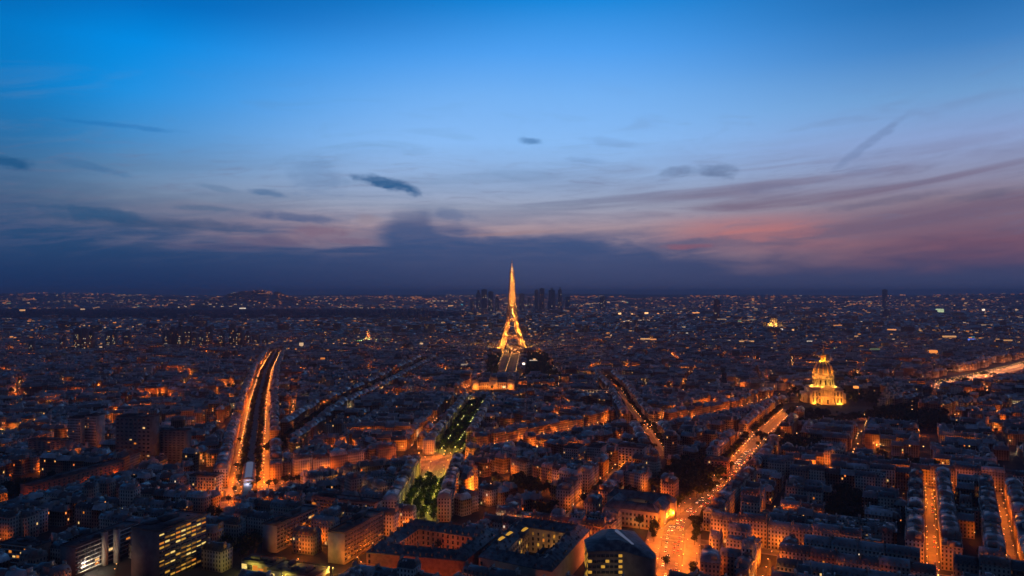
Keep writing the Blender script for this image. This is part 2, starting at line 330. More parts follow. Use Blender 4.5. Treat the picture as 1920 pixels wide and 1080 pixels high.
NUM = 'zero one two three four five six seven eight nine ten eleven twelve'.split()
def ordn(i):
    t = ['', 'first', 'second', 'third', 'fourth', 'fifth', 'sixth', 'seventh', 'eighth', 'ninth', 'tenth', 'eleventh', 'twelfth']
    return t[i] if i <= 12 else '%d%s' % (i, 'th' if 10 <= i % 100 <= 20 else {1: 'st', 2: 'nd', 3: 'rd'}.get(i % 10, 'th'))

# ------------------------------------------------------------------ occupancy raster of the near city (2.5 m cells)
GX0, GY0, GR = -2600.0, 400.0, 2.5
OCC = np.zeros((2080, 1640), bool)              # x, y
def cells(x, y):
    return np.clip(((np.asarray(x)-GX0)/GR).astype(int), 0, OCC.shape[0]-1), np.clip(((np.asarray(y)-GY0)/GR).astype(int), 0, OCC.shape[1]-1)
def rect_pts(cx, cy, w, d, ang, step=2.4):
    nx = max(2, int(w/step)+1); ny = max(2, int(d/step)+1)
    u, v = np.meshgrid(np.linspace(-w/2, w/2, nx), np.linspace(-d/2, d/2, ny)); u = u.ravel(); v = v.ravel()
    return cx+u*cos(ang)-v*sin(ang), cy+u*sin(ang)+v*cos(ang)
def mark(cx, cy, w, d, ang=0.0): OCC[cells(*rect_pts(cx, cy, w, d, ang))] = True
def free(cx, cy, w, d, ang=0.0): return not OCC[cells(*rect_pts(cx, cy, max(w-5.6, 1), max(d-5.6, 1), ang, 2.4))].any()
def along(pl, step, start=0.0):
    """points every STEP metres along a polyline: (x, y, direction angle)"""
    out = []; s = start; acc = 0.0
    for (x0, y0), (x1, y1) in zip(pl[:-1], pl[1:]):
        L = hypot(x1-x0, y1-y0); a = atan2(y1-y0, x1-x0)
        while s <= acc+L:
            k = (s-acc)/L; out.append((x0+(x1-x0)*k, y0+(y1-y0)*k, a)); s += step
        acc += L
    return out
def plen(pl): return sum(hypot(b[0]-a[0], b[1]-a[1]) for a, b in zip(pl[:-1], pl[1:]))
def offset_poly(pl, off):
    out = []
    for i, (x, y) in enumerate(pl):
        a = pl[max(i-1, 0)]; b = pl[min(i+1, len(pl)-1)]; t = atan2(b[1]-a[1], b[0]-a[0])
        out.append((x-sin(t)*off, y+cos(t)*off))
    return out
def ribbon(mb, pl, o0, o1, z, t=(.3, .3, .3), mi=0, skirt=0.0):
    A, B = offset_poly(pl, o0), offset_poly(pl, o1); n = len(pl)
    mb.add([(x, y, z) for x, y in A]+[(x, y, z) for x, y in B], [(i+n, i, i+1, i+1+n) for i in range(n-1)], t, mi)
    if skirt:
        for Q in (A, B): mb.add([(x, y, z) for x, y in Q]+[(x, y, z-skirt) for x, y in Q], [(i, i+1, i+1+n, i+n) for i in range(n-1)], t, mi)

# ------------------------------------------------------------------ ground, hills
g = MB(); g.add([(-36000, -3000, 0), (36000, -3000, 0), (36000, 34500, 0), (-36000, 34500, 0)], [(0, 1, 2, 3)])
tag(g.build('ground', M['ground']), kind='structure')
def hill_height(x, y):
    r = hypot(x, y); a = math.atan2(x, y)
    base = 190*min(1, max(0, (r-11500)/8000))**1.2 * (0.90+0.10*sin(a*9+1)+0.06*sin(a*23+.5)+.03*sin(a*51+r*.0006))
    vx, vy = (-3820, 11300)
    base = max(base, 232*exp(-((x-vx)/620)**2-((y-vy)/1300)**2)) + 20*exp(-((x-8300)/900)**2-((y-17000)/1500)**2)
    return base
hm = MB(); na, nr = 160, 26; hv = []
for i in range(nr):
    r = 8200+(33500-8200)*(i/(nr-1))**1.3
    for j in range(na):
        a = -0.72+1.44*j/(na-1); X, Y = r*sin(a), r*cos(a); hv.append((X, Y, hill_height(X, Y)-1.5 if i else -3))
hm.add(hv, [(i*na+j, i*na+j+1, (i+1)*na+j+1, (i+1)*na+j) for i in range(nr-1) for j in range(na-1)])
tag(hm.build('hills', M['hill']), kind='structure')

# ------------------------------------------------------------------ avenues
SOD, PINK, GRN, AMB = (1.0, 0.178, 0.008), (1.0, 0.27, 0.08), (0.85, 0.70, 0.05), (1.0, 0.34, 0.04)
LD = {}
def lamp_data(col, power):
    k = (col, power)
    if k not in LD:
        l = bpy.data.lights.new('lamp_light', 'POINT'); l.color = col; l.energy = power; l.shadow_soft_size = 0.25; l.cycles.use_multiple_importance_sampling = False; LD[k] = l
    return LD[k]
#  key: polyline, road width, full width, lamp offsets, lamp step, lamp colour, power, tree offsets, tree step, text used in labels, lined with houses
AV = {
 'viaduct': ([G(462, 950), G(474, 840), G(484, 760), G(498, 700), G(517, 663)], 30, 44, (-15, 15), 20, SOD, 17000, (-8, 8), 9, 'the boulevard of the raised railway', 1),
 'cross': ([(-300, 795), (-119, 930), (-86, 955), (-20, 1005), (123, 1150), (170, 1210)], 15, 36, (-3, 13), 26, SOD, 4200, (-10,), 9, 'the tree-lined street crossing at the roundabout', 1),
 'green': ([(-87, 690), (-88, 900), (-63, 1430)], 12, 36, (-8.5, 8), 16, GRN, 3800, (-13.5, -4, 4, 13.5), 7, 'the green-lit avenue', 1),
 'dome': ([(112, 545), (145, 672), (202, 775), (300, 968), (355, 1080), (505, 1360)], 19, 46, (-9, 9), 18, SOD, 14000, (-18.5, 17), 8, 'the boulevard to the gold dome', 1),
 'east': ([(192, 975), (203, 1140), (206, 1300), (226, 1610), (226, 1850)], 13, 28, (-7, 7), 22, SOD, 5500, (-10, 10), 8, 'the avenue behind the slab blocks', 1),
 'slant': ([(204, 1150), (392, 1318), (555, 1525)], 12, 28, (-5, 10), 24, SOD, 5200, (), 8, 'the slanting street of red fronts', 1),
 'lane': ([(300, 537), (318, 570), (450, 814)], 8, 11.5, (-3, 3), 17, SOD, 4200, (), 8, 'the narrow orange street', 1),
 'alley': ([(368, 552), (383, 577), (511, 794)], 7, 10.5, (-3, 3), 20, SOD, 3400, (), 8, 'the far right orange street', 1),
 'row': ([(128, 652), (210, 612), (420, 505)], 9, 15, (0,), 24, SOD, 4800, (), 8, 'the lower cross street', 1),
 'terrace': ([(262, 900), (345, 866), (440, 822), (560, 765)], 9, 16, (0,), 28, SOD, 2600, (), 8, 'the upper cross street', 1),
 'quay': ([(900, 1665), (1156, 1880), (1482, 2185), (1700, 2400)], 26, 40, (-13, 0, 13), 18, PINK, 16000, (), 8, 'the bright quay road', 0),
 'left': ([(-311, 985), (-322, 1340), (-295, 1610), (-258, 2300)], 14, 32, (-8, 8), 34, SOD, 3200, (-11, -7, 7, 11), 9, 'the dark tree-lined avenue', 1),
 'bend': ([(-505, 670), (-486, 716), (-440, 849), (-436, 960)], 10, 18, (0,), 30, SOD, 2600, (), 9, 'the street under the long red front', 1),
 'crossing': ([(95, 1840), (130, 1850), (240, 1850)], 16, 30, (-8, 8), 16, AMB, 9000, (-11,), 9, 'the crossing behind the school', 0),
 'diagonal': ([(50, 690), (111, 849), (130, 900)], 9, 17, (-5, 5), 22, SOD, 3800, (), 8, 'the steep orange street right of the quadrangles', 1),
 'dotted': ([G(1490, 802), G(1640, 783), G(1760, 757), G(1850, 742)], 14, 34, (0,), 55, SOD, 6500, (-12, -6, 6, 12), 9, 'the dark avenue with spaced lamps right of the gold dome', 0),
 'rail': ([G(372, 952), G(440, 944), G(505, 925)], 12, 26, (-6, 6), 16, SOD, 6500, (), 9, 'the square at the railway end', 0),
}
road, pave, marks = MB(), MB(), MB(); GLOWL = []
for iz, (key, (pl, rw, fw, lo, ls, lc, lp, to, ts, txt, lined)) in enumerate(AV.items()):
    dz = 0.02+0.006*iz
    ribbon(road, pl, -rw/2, rw/2, dz)
    for sgn in (-1, 1):
        if fw-rw > 4: ribbon(pave, pl, *sorted((sgn*rw/2, sgn*(fw/2-0.3))), 0.14+dz, skirt=0.14)
    if rw >= 12:
        for x, y, a in along(pl, 9.0, 3): marks.box((x, y, dz+0.005), (3.2, 0.35, 0.004), rz=a)
    for x, y, a in along(pl, 2.0): mark(x, y, 2.5, fw, a)
def disc(mb, c, r, z, n=32): mb.add([(c[0]+r*cos(i*2*pi/n), c[1]+r*sin(i*2*pi/n), z) for i in range(n)], [tuple(range(n))])
PLAZA = [((-98, 938), 38), ((352, 1075), 38), ((128, 605), 30), ((204, 1150), 20), ((-262, 790), 30)]
for i, (c, r) in enumerate(PLAZA): disc(road, c, r, 0.13+0.006*i); mark(c[0], c[1], 2*r, 2*r)
tag(road.build('road', M['road']), kind='structure'); tag(pave.build('pavement', M['pave']), kind='structure'); tag(marks.build('road_markings', M['mark']), kind='structure')
GLOW = [(750, 748, 26), (730, 706, 24), (610, 770, 15), (402, 801, 26), (155, 838, 18), (345, 882, 16), (75, 690, 22), (655, 700, 16), (560, 682, 16), (700, 690, 14), (1055, 785, 14), (1250, 737, 14), (1000, 850, 12), (1590, 806, 14), (1652, 846, 9),
        (15, 822, 15), (30, 662, 20), (250, 702, 14), (345, 706, 20), (200, 690, 14), (1590, 707, 18), (1180, 690, 14), (1290, 702, 16), (1350, 668, 18), (1085, 855, 12), (1010, 925, 9), (905, 930, 10), (960, 815, 11), (640, 845, 10), (1480, 860, 9), (1545, 895, 9), (1790, 840, 11), (1880, 800, 13), (1820, 780, 12), (300, 760, 15), (90, 770, 14), (220, 800, 10), (850, 700, 16), (790, 720, 14)]
for i, (px, py, r) in enumerate(GLOW):
    x, y = G(px, py); mark(x, y, 2*r, 2.6*r)
    for k in range(4): GLOWL.append((x+random.uniform(-.7, .7)*r, y+random.uniform(-.2, 1.1)*r, random.choice([SOD, SOD, SOD, AMB]), random.choice([6000, 10000, 16000])*(1 if y < 1400 else 2.0)))
# champ: long lawn between the school and the lattice tower
lawn, path = MB(), MB(); AX = [(-20, 1830), (-10, 2250), (0, 2640)]
ribbon(lawn, AX, -13, 13, 0.05); ribbon(path, AX, -29, -13.2, 0.06); ribbon(path, AX, 13.2, 29, 0.06)
tag(lawn.build('lawn', M['lawn']), kind='structure'); tag(path.build('path', M['gravel']), kind='structure')

LAMPS, TREES = [], []            # (x, y, colour, power, text, order) / (x, y, size, dark, text)
for key, (pl, rw, fw, lo, ls, lc, lp, to, ts, txt, lined) in AV.items():
    for off in lo:
        for i, (x, y, a) in enumerate(along(pl, ls, 5 if off <= 0 else 5+ls/2)):
            if lc == GRN and 892 < y < 985: continue
            if random.random() < .12: continue
            jt = random.uniform(-4, 4); LAMPS.append((x-sin(a)*off+cos(a)*jt, y+cos(a)*off+sin(a)*jt, lc, lp*random.choice([.3, .6, .8, 1, 1.2, 2.0])*random.uniform(.8, 1.2), txt))
    for off in to:
        for x, y, a in along(pl, ts, 4):
            if any(hypot(x-c[0], y-c[1]) < r-3 for c, r in PLAZA) or random.random() < .1: continue
            o = off+random.uniform(-.8, .8); TREES.append((x-sin(a)*o+random.uniform(-1, 1), y+cos(a)*o+random.uniform(-1, 1), random.uniform(.75, 1.15), key != 'green', 'on '+txt))
for i, (c, r) in enumerate(PLAZA):
    t_ = ['the orange roundabout', 'the junction below the gold dome', 'the wide orange plaza at the bottom', 'the fork in the avenue', 'the square at the railway end'][i]
    for k in range(8): LAMPS.append((c[0]+.75*r*cos(k*pi/4), c[1]+.75*r*sin(k*pi/4), SOD, 26000 if i == 0 else 6500, t_))
for q in GLOWL: LAMPS.append((*q, 'an open court'))
for k in range(14): a_ = k*2*pi/14; LAMPS.append((85*cos(a_), 2715+85*sin(a_), random.choice([SOD, AMB, PINK]), 26000, 'the feet of the lattice tower'))
for off in (-27, 0, 27):
    for x, y, a in along(AX, 34, 5): LAMPS.append((x-sin(a)*off, y+cos(a)*off, (1, .26, .03), 2400, 'the parks by the long lawn, added to lighten their trees'))

# parks: rectangles filled with trees   (cx, cy, w, d, angle, text)
PARKS = [(-54, 2180, 44, 640, 0.03, 'in the dark park left of the long lawn'), (76, 2200, 84, 660, -0.03, 'in the dark park right of the long lawn'),
         (205, 850, 62, 150, radians(-27), 'in the park left of the boulevard to the gold dome'), (118, 690, 34, 42, radians(-27), 'in the grove left of the wide orange plaza'),
         (388, 1015, 50, 70, radians(-27), 'in the grove right of the junction below the gold dome'), (650, 1230, 110, 180, radians(-27), 'in the large dark park below the quay'),
         (318, 720, 26, 120, radians(-27), 'in the narrow garden between the houses'), (470, 880, 60, 50, radians(-27), 'in the garden above the narrow orange street'),
         (640, 1500, 160, 120, radians(-27), 'on the esplanade right of the gold dome'), (500, 1270, 60, 60, radians(-27), 'in the garden in front of the gold dome'),
         (-505, 790, 44, 90, radians(-14), 'in the garden left of the long red front'), (80, 1750, 90, 60, 0, 'beside the floodlit school'),
         (820, 1800, 240, 40, radians(42), 'along the foot of the quay'), (-215, 612, 26, 46, radians(-21), 'between the office slabs'), (18, 800, 60, 34, radians(-45), 'in the courtyard right of the green-lit avenue'),
         (28, 700, 30, 40, 0, 'in the garden behind the grey quadrangle')]
for cx, cy, w, d, a, txt in PARKS:
    mark(cx, cy, w*(.8 if cy > 1500 else 1), d*(.9 if cy > 1500 else 1), a)
    for i in range(int(w*d/(62 if cy < 1500 else 130))):
        u, v = random.uniform(-w/2, w/2), random.uniform(-d/2, d/2)
        if cy > 1500: u += random.gauss(0, 20); v += random.gauss(0, 60)
        TREES.append((cx+u*cos(a)-v*sin(a), cy+u*sin(a)+v*cos(a), random.uniform(.8, 1.4), cy < 1700, txt))
for x, y, a in along(AX, 6): mark(x, y, 7, 64, a)
for x, y, a in along(AV['quay'][0], 5): mark(x, y, 6, 120, a)
mark(-41, 1560, 104, 150); mark(-232, 520, 90, 60); mark(-166, 556, 96, 74, radians(-20)); mark(-95, 600, 26, 90, radians(-20)); mark(-90, 1560, 40, 60)
for x, y, p_ in ((-168, 596, 9000), (-158, 622, 9000), (-108, 590, 9000), (-98, 622, 11000), (-114, 570, 9000), (-150, 648, 6000), (-86, 660, 8000), (-174, 575, 8000)): LAMPS.append((x, y, SOD, p_, 'the foot of the brown office slabs'))
for x, y, p_ in ((-12, 612, 7000), (-118, 580, 8000), (-62, 646, 9000), (18, 642, 9000), (-30, 556, 7000), (66, 596, 9000), (72, 622, 8000), (-112, 612, 8000), (34, 654, 7000), (-36, 656, 9000), (4, 664, 7000), (-40, 528, 8000), (-90, 540, 8000), (30, 500, 6000)): LAMPS.append((x, y, SOD, p_, 'the lanes round the quadrangles'))
LAMPS.append((66, 522, (1, .7, .3), 5000, 'the wedge-shaped office, added to brighten it'))  # lamp added in front to lighten the dark wedge office
for k in range(40): LAMPS.append((random.choice([-70, 84])+random.uniform(-30, 30), random.uniform(1860, 2560), random.choice([AMB, SOD, (1, .8, .5)]), 2500, 'the parks by the long lawn, added to lighten their trees'))  # extra lamps scattered through the parks to lighten their black trees
mark(0, 2760, 140, 140)

# ------------------------------------------------------------------ landmark: iron lattice tower
def spot(parent, p, target, col, power, size=110):
    k = ('spot', col, power, size)
    if k not in LD:
        l = bpy.data.lights.new('floodlight', 'SPOT'); l.color = col; l.energy = power; l.spot_size = radians(size); l.spot_blend = .6; l.shadow_soft_size = .4; l.cycles.use_multiple_importance_sampling = False; LD[k] = l
    o = link('floodlight', LD[k], parent, p); d = Vector(target)-Vector(p); o.rotation_euler = d.to_track_quat('-Z', 'Y').to_euler(); return o
def lattice_tower(x0, y0, rz):
    T = empty('lattice_tower', (x0, y0, 0), rz, 'tall floodlit golden iron lattice tower rising above the horizon', 'tower')
    prof = [(0, 62.4), (28, 47.5), (57, 35.2), (86, 26.5), (115, 20.5), (150, 15.6), (190, 12.2), (230, 9.6), (288, 6.6)]
    W = lambda z: np.interp(z, [p[0] for p in prof], [p[1] for p in prof])
    LW = lambda z: np.interp(z, [0, 57, 115, 170, 190], [25, 17, 12, 13, 12.2])
    zs = [0, 9, 18, 27, 36, 45, 57, 66, 75, 84, 93, 103, 115, 124, 134, 144, 155, 166]
    for sx, sy in ((1, 1), (1, -1), (-1, 1), (-1, -1)):
        mb = MB()
        def ring(z):
            o = W(z); i = o-LW(z)
            return [np.array((sx*a, sy*b, z)) for a, b in ((o, o), (o, i), (i, i), (i, o))]
        for za, zb in zip(zs[:-1], zs[1:]):
            A, B = ring(za), ring(zb)
            for k in range(4):
                mb.bar(A[k], B[k], 1.6); k2 = (k+1) % 4
                mb.bar(A[k], B[k2], 1.0); mb.bar(A[k2], B[k], 1.0); mb.bar(B[k], B[k2], 1.1)
                m1, m2 = (A[k]+A[k2])/2, (B[k]+B[k2])/2; mb.bar(m1, m2, .8)
        f = ring(0)
        for k in range(4): mb.box((f[k][0], f[k][1], 0), (7, 7, 3.5))
        mb.build('leg', M['iron'], T)
    sh = MB(); zz = list(np.linspace(166, 284, 20))
    for za, zb in zip(zz[:-1], zz[1:]):
        a, b = W(za), W(zb)
        A = [np.array((sx*a, sy*a, za)) for sx, sy in ((1, 1), (1, -1), (-1, -1), (-1, 1))]; B = [np.array((sx*b, sy*b, zb)) for sx, sy in ((1, 1), (1, -1), (-1, -1), (-1, 1))]
        for k in range(4):
            k2 = (k+1) % 4; sh.bar(A[k], B[k], 1.3); sh.bar(A[k], B[k2], .85); sh.bar(A[k2], B[k], .85); sh.bar(B[k], B[k2], .85); sh.bar((A[k]+A[k2])/2, (B[k]+B[k2])/2, .6)
    sh.build('upper_shaft', M['iron'], T)
    for z, hw, hh in ((55, 36.5, 6), (113, 21.5, 5)):
        p = MB(); n = 14
        for sx, sy, w, d in ((0, 1, 2*hw, 12), (0, -1, 2*hw, 12), (1, 0, 12, 2*hw-24), (-1, 0, 12, 2*hw-24)):
            p.box((sx*(hw-6), sy*(hw-6), z), (w, d, 1.4))
        for k in range(n+1):
            q = -hw+2*hw*k/n
            for s_ in (-1, 1): p.bar((q, s_*hw, z-3), (q, s_*hw, z+hh), .45); p.bar((s_*hw, q, z-3), (s_*hw, q, z+hh), .45)
        for zz_ in (z-3, z+hh):
            for s_ in (-1, 1): p.bar((-hw, s_*hw, zz_), (hw, s_*hw, zz_), .8); p.bar((s_*hw, -hw, zz_), (s_*hw, hw, zz_), .8)
        for s_ in (-1, 1): p.box((0, s_*(hw-1.2), z-4), (2*hw-3, .8, 5.2)); p.box((s_*(hw-1.2), 0, z-4), (.8, 2*hw-6, 5.2))
        p.build('platform', M['iron'], T)
    for k in range(4):
        ar = MB(); prev = None
        for i in range(17):
            t = pi*i/16; px, pz = 37*cos(t), 12+39*sin(t); off = W(min(pz, 52))-1.5; cur = [np.array((px, -off, pz)), np.array((px*1.09, -off, 12+43*sin(t)))]
            if prev: ar.bar(prev[0], cur[0], .9); ar.bar(prev[1], cur[1], .9); ar.bar(prev[0], cur[1], .5)
            prev = cur
        link('arch', ar.mesh('arch', M['iron']), T, (0, 0, 0), k*pi/2)
    c = MB(); c.box((0, 0, 283), (18, 18, 2)); c.box((0, 0, 285), (15, 15, 6)); c.box((0, 0, 291), (17, 17, 1.4)); c.box((0, 0, 292.4), (11, 11, 7), top=.85)
    c.lathe([(5.5, 299.4), (5, 303), (3, 307), (1.6, 310)], 10); c.build('top_cabin', M['iron'], T)
    an = MB(); an.bar((0, 0, 308), (0, 0, 322), 1.7, n=6, r2=1.2); an.bar((0, 0, 322), (0, 0, 334), 1.1, n=6, r2=.4); an.build('antenna', M['iron'], T)
    def L(x, y, z, p, col=(1.0, 0.46, 0.07)):
        link('floodlight', lamp_data(col, p), T, (x, y, z))
    for sx in (-1, 1):
        for sy in (-1, 1):
            for z, p in ((8, 110000), (24, 120000), (40, 80000), (66, 80000), (82, 80000), (100, 50000)):
                m_ = W(z)-LW(z)/2; L(sx*m_, sy*m_, z, p)
    for z in np.arange(122, 282, 10): L(0, 0, float(z), 60000*float(W(z))/12)
    for sx, sy in ((1, 0), (-1, 0), (0, -1)): L(sx*25, sy*25, 62, 9000, (1, .3, .08))
    for x in (-22, 0, 22): L(x, -46, 40, 16000, (1, .20, .05)); L(x*.6, -30, 100, 6000, (1, .22, .05)); L(x, -20, 22, 16000, (1, .24, .06))
    L(0, -14, 297, 16000, (1, .72, .5)); L(0, -7, 316, 2500, (1, .4, .15)); L(0, -70, 18, 50000, (1, .33, .10))
lattice_tower(0, 2720, radians(3))

# ------------------------------------------------------------------ landmark: domed church
def domed_church(x0, y0, rz):
    T = empty('domed_church', (x0, y0, 0), rz, 'golden floodlit domed church with lantern and spire at the end of a boulevard', 'church')
    b = MB(); b.box((0, 0, 0), (58, 54, 26)); b.box((0, -28.5, 0), (24, 5, 30)); b.box((0, 0, 26), (60, 56, 1.6)); b.box((0, 0, 27.6), (54, 50, 3.4))
    for sx in (-1, 1): b.box((sx*33, 6, 0), (10, 36, 19)); b.box((sx*22, -27.6, 0), (14, 3.2, 26))
    b.build('body', M['stone'], T)
    for z0, hh in ((3, 9), (15, 8)):
        for x in (-25, -19, 19, 25):
            w = MB(); w.box((x, -29.35, z0), (2.6, .3, hh)); w.box((x, -29.4, z0+hh), (1.6, .25, 1.0)); w.build('window', M['stonedark'], T)
        for x in (-13.5, 13.5):
            w = MB(); w.box((x, -27.15, z0), (2.2, .3, hh*.8)); w.build('window', M['stonedark'], T)
        for y in (-18, -6, 6, 18):
            for sx in (-1, 1): w = MB(); w.box((sx*(29.1 if z0 > 14 or y < -12 else 38.1), y, z0), (.3, 2.8, hh*.8)); w.build('window', M['stonedark'], T)
    c = MB()
    for x in (-10, -6, 6, 10, -2.8, 2.8):
        c.bar((x, -32.6, 1), (x, -32.6, 14), .75, n=8); c.bar((x, -32.2, 16.5), (x, -32.2, 28), .65, n=8)
    c.box((0, -32.2, 14.4), (25, 3, 1.8)); c.box((0, -31.8, 28.4), (25, 3, 1.8)); c.box((0, -33, 0), (26, 6, 1))
    c.add([(-13, -33.2, 30.2), (13, -33.2, 30.2), (0, -33.2, 36.5), (-13, -29, 30.2), (13, -29, 30.2), (0, -29, 36.5)], [(0, 1, 2), (4, 3, 5)]); c.add([(-13, -33.2, 30.2), (0, -33.2, 36.5), (0, -29, 36.5), (-13, -29, 30.2), (13, -33.2, 30.2), (13, -29, 30.2)], [(0, 1, 2, 3), (1, 4, 5, 2)])
    c.build('portico', M['stone'], T)
    d = MB(); w = MB(); door = MB(); door.box((0, -31.3, 1), (4, .4, 8)); door.build('door', M['stonedark'], T)
    d.lathe([(21, 30), (21, 33), (17, 33.2), (17, 46), (20.2, 46.3), (20.4, 48), (17.2, 48.2), (17, 55), (18.2, 55.4), (18.2, 56.6), (17, 56.8)], 40)
    for k in range(24):
        a = (k+.5)*2*pi/24; d.bar((19*cos(a), 19*sin(a), 33), (19*cos(a), 19*sin(a), 46.4), .7, n=6)
        if k % 2 == 0: d.box((18.7*cos(a), 18.7*sin(a), 48), (2.4, 1.1, 6.5), rz=a, top=.5)
    d.build('drum', M['stone'], T)
    for k in range(12):
        a = k*2*pi/12; w = MB(); w.box((17.05*cos(a), 17.05*sin(a), 35.5), (.4, 2.8, 8.5), rz=a); w.build('drum_window', M['stonedark'], T)
    do = MB(); pr = [(17*sqrt(max(0, 1-(i/12*.955)**2)), 56.6+24*i/12*.955) for i in range(13)]
    do.lathe(pr, 36)
    dm = do.build('dome', M['lead'], T)
    for k in range(12):
        a = (k+.5)*2*pi/12; r_ = MB()
        for (r0, z0), (r1, z1) in zip(pr[:-1], pr[1:]): r_.bar((r0*cos(a)*1.01, r0*sin(a)*1.01, z0), (r1*cos(a)*1.01, r1*sin(a)*1.01, z1), 1.15*(.4+.6*r0/17), r2=1.15*(.4+.6*r1/17))
        r_.build('gilded_rib', M['gold'], dm)
    l = MB(); l.lathe([(6.4, 78.5), (6.4, 80.5), (4.2, 80.6), (4.0, 90), (5.0, 90.3), (5.0, 91.5), (3.2, 91.8), (2.0, 95), (.8, 102), (.3, 106)], 16)
    for k in range(8): a = k*pi/4; l.bar((4.8*cos(a), 4.8*sin(a), 80.5), (4.8*cos(a), 4.8*sin(a), 90.4), .5, n=4)
    l.build('lantern', M['gold'], T)
    cr = MB(); cr.bar((0, 0, 105), (0, 0, 110), .3); cr.bar((-1, 0, 108.3), (1, 0, 108.3), .25); cr.build('cross', M['gold'], T)
    def L(x, y, z, p, col=(1.0, 0.30, 0.025)): link('floodlight', lamp_data(col, p), T, (x, y, z))
    for x in (-34, -24, -12, 0, 12, 24, 34): spot(T, (x, -54, 2.5), (x*.9, -29, 17), (1.0, .29, .024), 42000, 95)
    for x in (-25, -19, 19, 25): L(x, -31.6, 1.0, 4200, (1, .46, .045))
    for y in (-16, 4, 22):
        for s_ in (-1, 1): spot(T, (s_*58, y, 2.5), (s_*34, y, 14), (1.0, .29, .024), 34000, 95)
    for k in range(12):
        a = (k+.5)*2*pi/12; L(25*cos(a), 25*sin(a), 33.2, 7500, (1.0, 0.50, 0.055)); L(20.6*cos(a), 20.6*sin(a), 50.5, 1500)
    for k in range(6): a = k*pi/3; L(8*cos(a), 8*sin(a), 82, 2600, (1, .52, .06))
    for k in range(8): a = k*pi/4; L(23*cos(a), 23*sin(a), 58.5, 7500, (1, .34, .03))
    mark(x0, y0, 96, 84, rz)
domed_church(600, 1455, radians(-8)); mark(585, 1345, 200, 150)
mark(560, 1560, 190, 90, radians(-27))

# ------------------------------------------------------------------ landmark: floodlit school, arch, church
def school(x0, y0, rz):
    T = empty('military_school', (x0, y0, 0), rz, 'wide orange floodlit palace front with end pavilions below the lattice tower', 'palace')
    w = MB(); w.box((0, 0, 0), (84, 14, 15)); w.box((0, -1, 15), (85, 16.2, .8))
    for x in (-39, 39): w.box((x, -4, 0), (16, 22, 20))
    w.box((0, -2, 0), (18, 19, 21)); w.build('wall', M['stone'], T)
    r = MB(); r.add([(-42, -8, 15.8), (42, -8, 15.8), (42, 7.5, 15.8), (-42, 7.5, 15.8), (-40, 0, 21), (40, 0, 21)], [(0, 1, 5, 4), (2, 3, 4, 5)])
    for x in (-39, 39): r.box((x, -4, 20), (17, 23, 7), top=.35)
    r.box((0, -2, 21), (19, 20, 11), top=.45); r.build('roof', M['zinc'], T)
    for x in list(np.arange(-29, -10, 4.2))+list(np.arange(12, 31, 4.2)):
        for z in (2, 8.6): q = MB(); q.box((x, -7.1, z), (1.5, .2, 4)); q.build('window', M['stonedark'], T)
    for x in np.arange(-42, 43, 7): spot(T, (float(x), -26, 2), (float(x), -7, 10), (1, .25, .024), 11000)
    for x in (-39, 39): link('floodlight', lamp_data((1, .36, .05), 5000), T, (x, -22, 8))
    mark(x0, y0, 92, 40, rz)
school(-41, 1655, 0)

def triumphal_arch(x0, y0, rz):
    T = empty('triumphal_arch', (x0, y0, 0), rz, 'small bright floodlit triumphal arch among far dark roofs', 'monument')
    for sx in (-1, 1): p = MB(); p.box((sx*14.8, 0, 0), (15.4, 22, 30)); p.box((sx*14.8, 0, 0), (16.6, 23.2, 4)); p.build('pier', M['stone'], T)
    v = MB(); n = 12; a = [(7.1*cos(pi-pi*i/n), 22+7.1*sin(pi*i/n)) for i in range(n+1)]
    for y in (-11, 11): v.add([(x, y, z) for x, z in a]+[(x, y, 30) for x, z in a], [(i, i+1, n+2+i, n+1+i) for i in range(n)])
    v.add([(x, -11, z) for x, z in a]+[(x, 11, z) for x, z in a], [(i, i+1, n+2+i, n+1+i) for i in range(n)]); v.build('vault', M['stone'], T)
    t = MB(); t.box((0, 0, 30), (47, 24, 3)); t.box((0, 0, 33), (44.5, 22, 14)); t.box((0, 0, 47), (46, 23.5, 2.5)); t.build('attic', M['stone'], T)
    for x in (-25, -8, 8, 25): link('floodlight', lamp_data((1, .46, .09), 90000), T, (x, -34, 3))
    link('floodlight', lamp_data((1, .46, .09), 40000), T, (0, 0, 4))
_p = G(1450, 611); triumphal_arch(_p[0], _p[1], radians(-14))

def green_church(x0, y0):
    T = empty('church', (x0, y0, 0), 0.2, 'little church with orange steeple and green-lit roof beyond the dark avenue', 'church')
    b = MB(); b.box((0, 0, 0), (52, 22, 14)); b.build('nave', M['stone'], T)
    r = MB(); r.add([(-30, -13, 14), (30, -13, 14), (30, 13, 14), (-30, 13, 14), (-8, 0, 32), (8, 0, 32)], [(0, 1, 5, 4), (1, 2, 5, 5)[:3]+(5,)] if False else [(0, 1, 5, 4), (2, 3, 4, 5)])
    r.build('roof', M['white'], T)
    s = MB(); s.box((0, 0, 14), (12, 12, 30)); s.box((0, 0, 44), (12, 12, 26), top=.05); s.build('steeple', M['stone'], T)
    for x in (-30, -10, 10, 30): link('floodlight', lamp_data((.6, 1, .25), 16000), T, (x, -32, 26))
    link('floodlight', lamp_data((1, .24, .05), 30000), T, (0, -20, 45))
_p = G(690, 646); green_church(*_p)

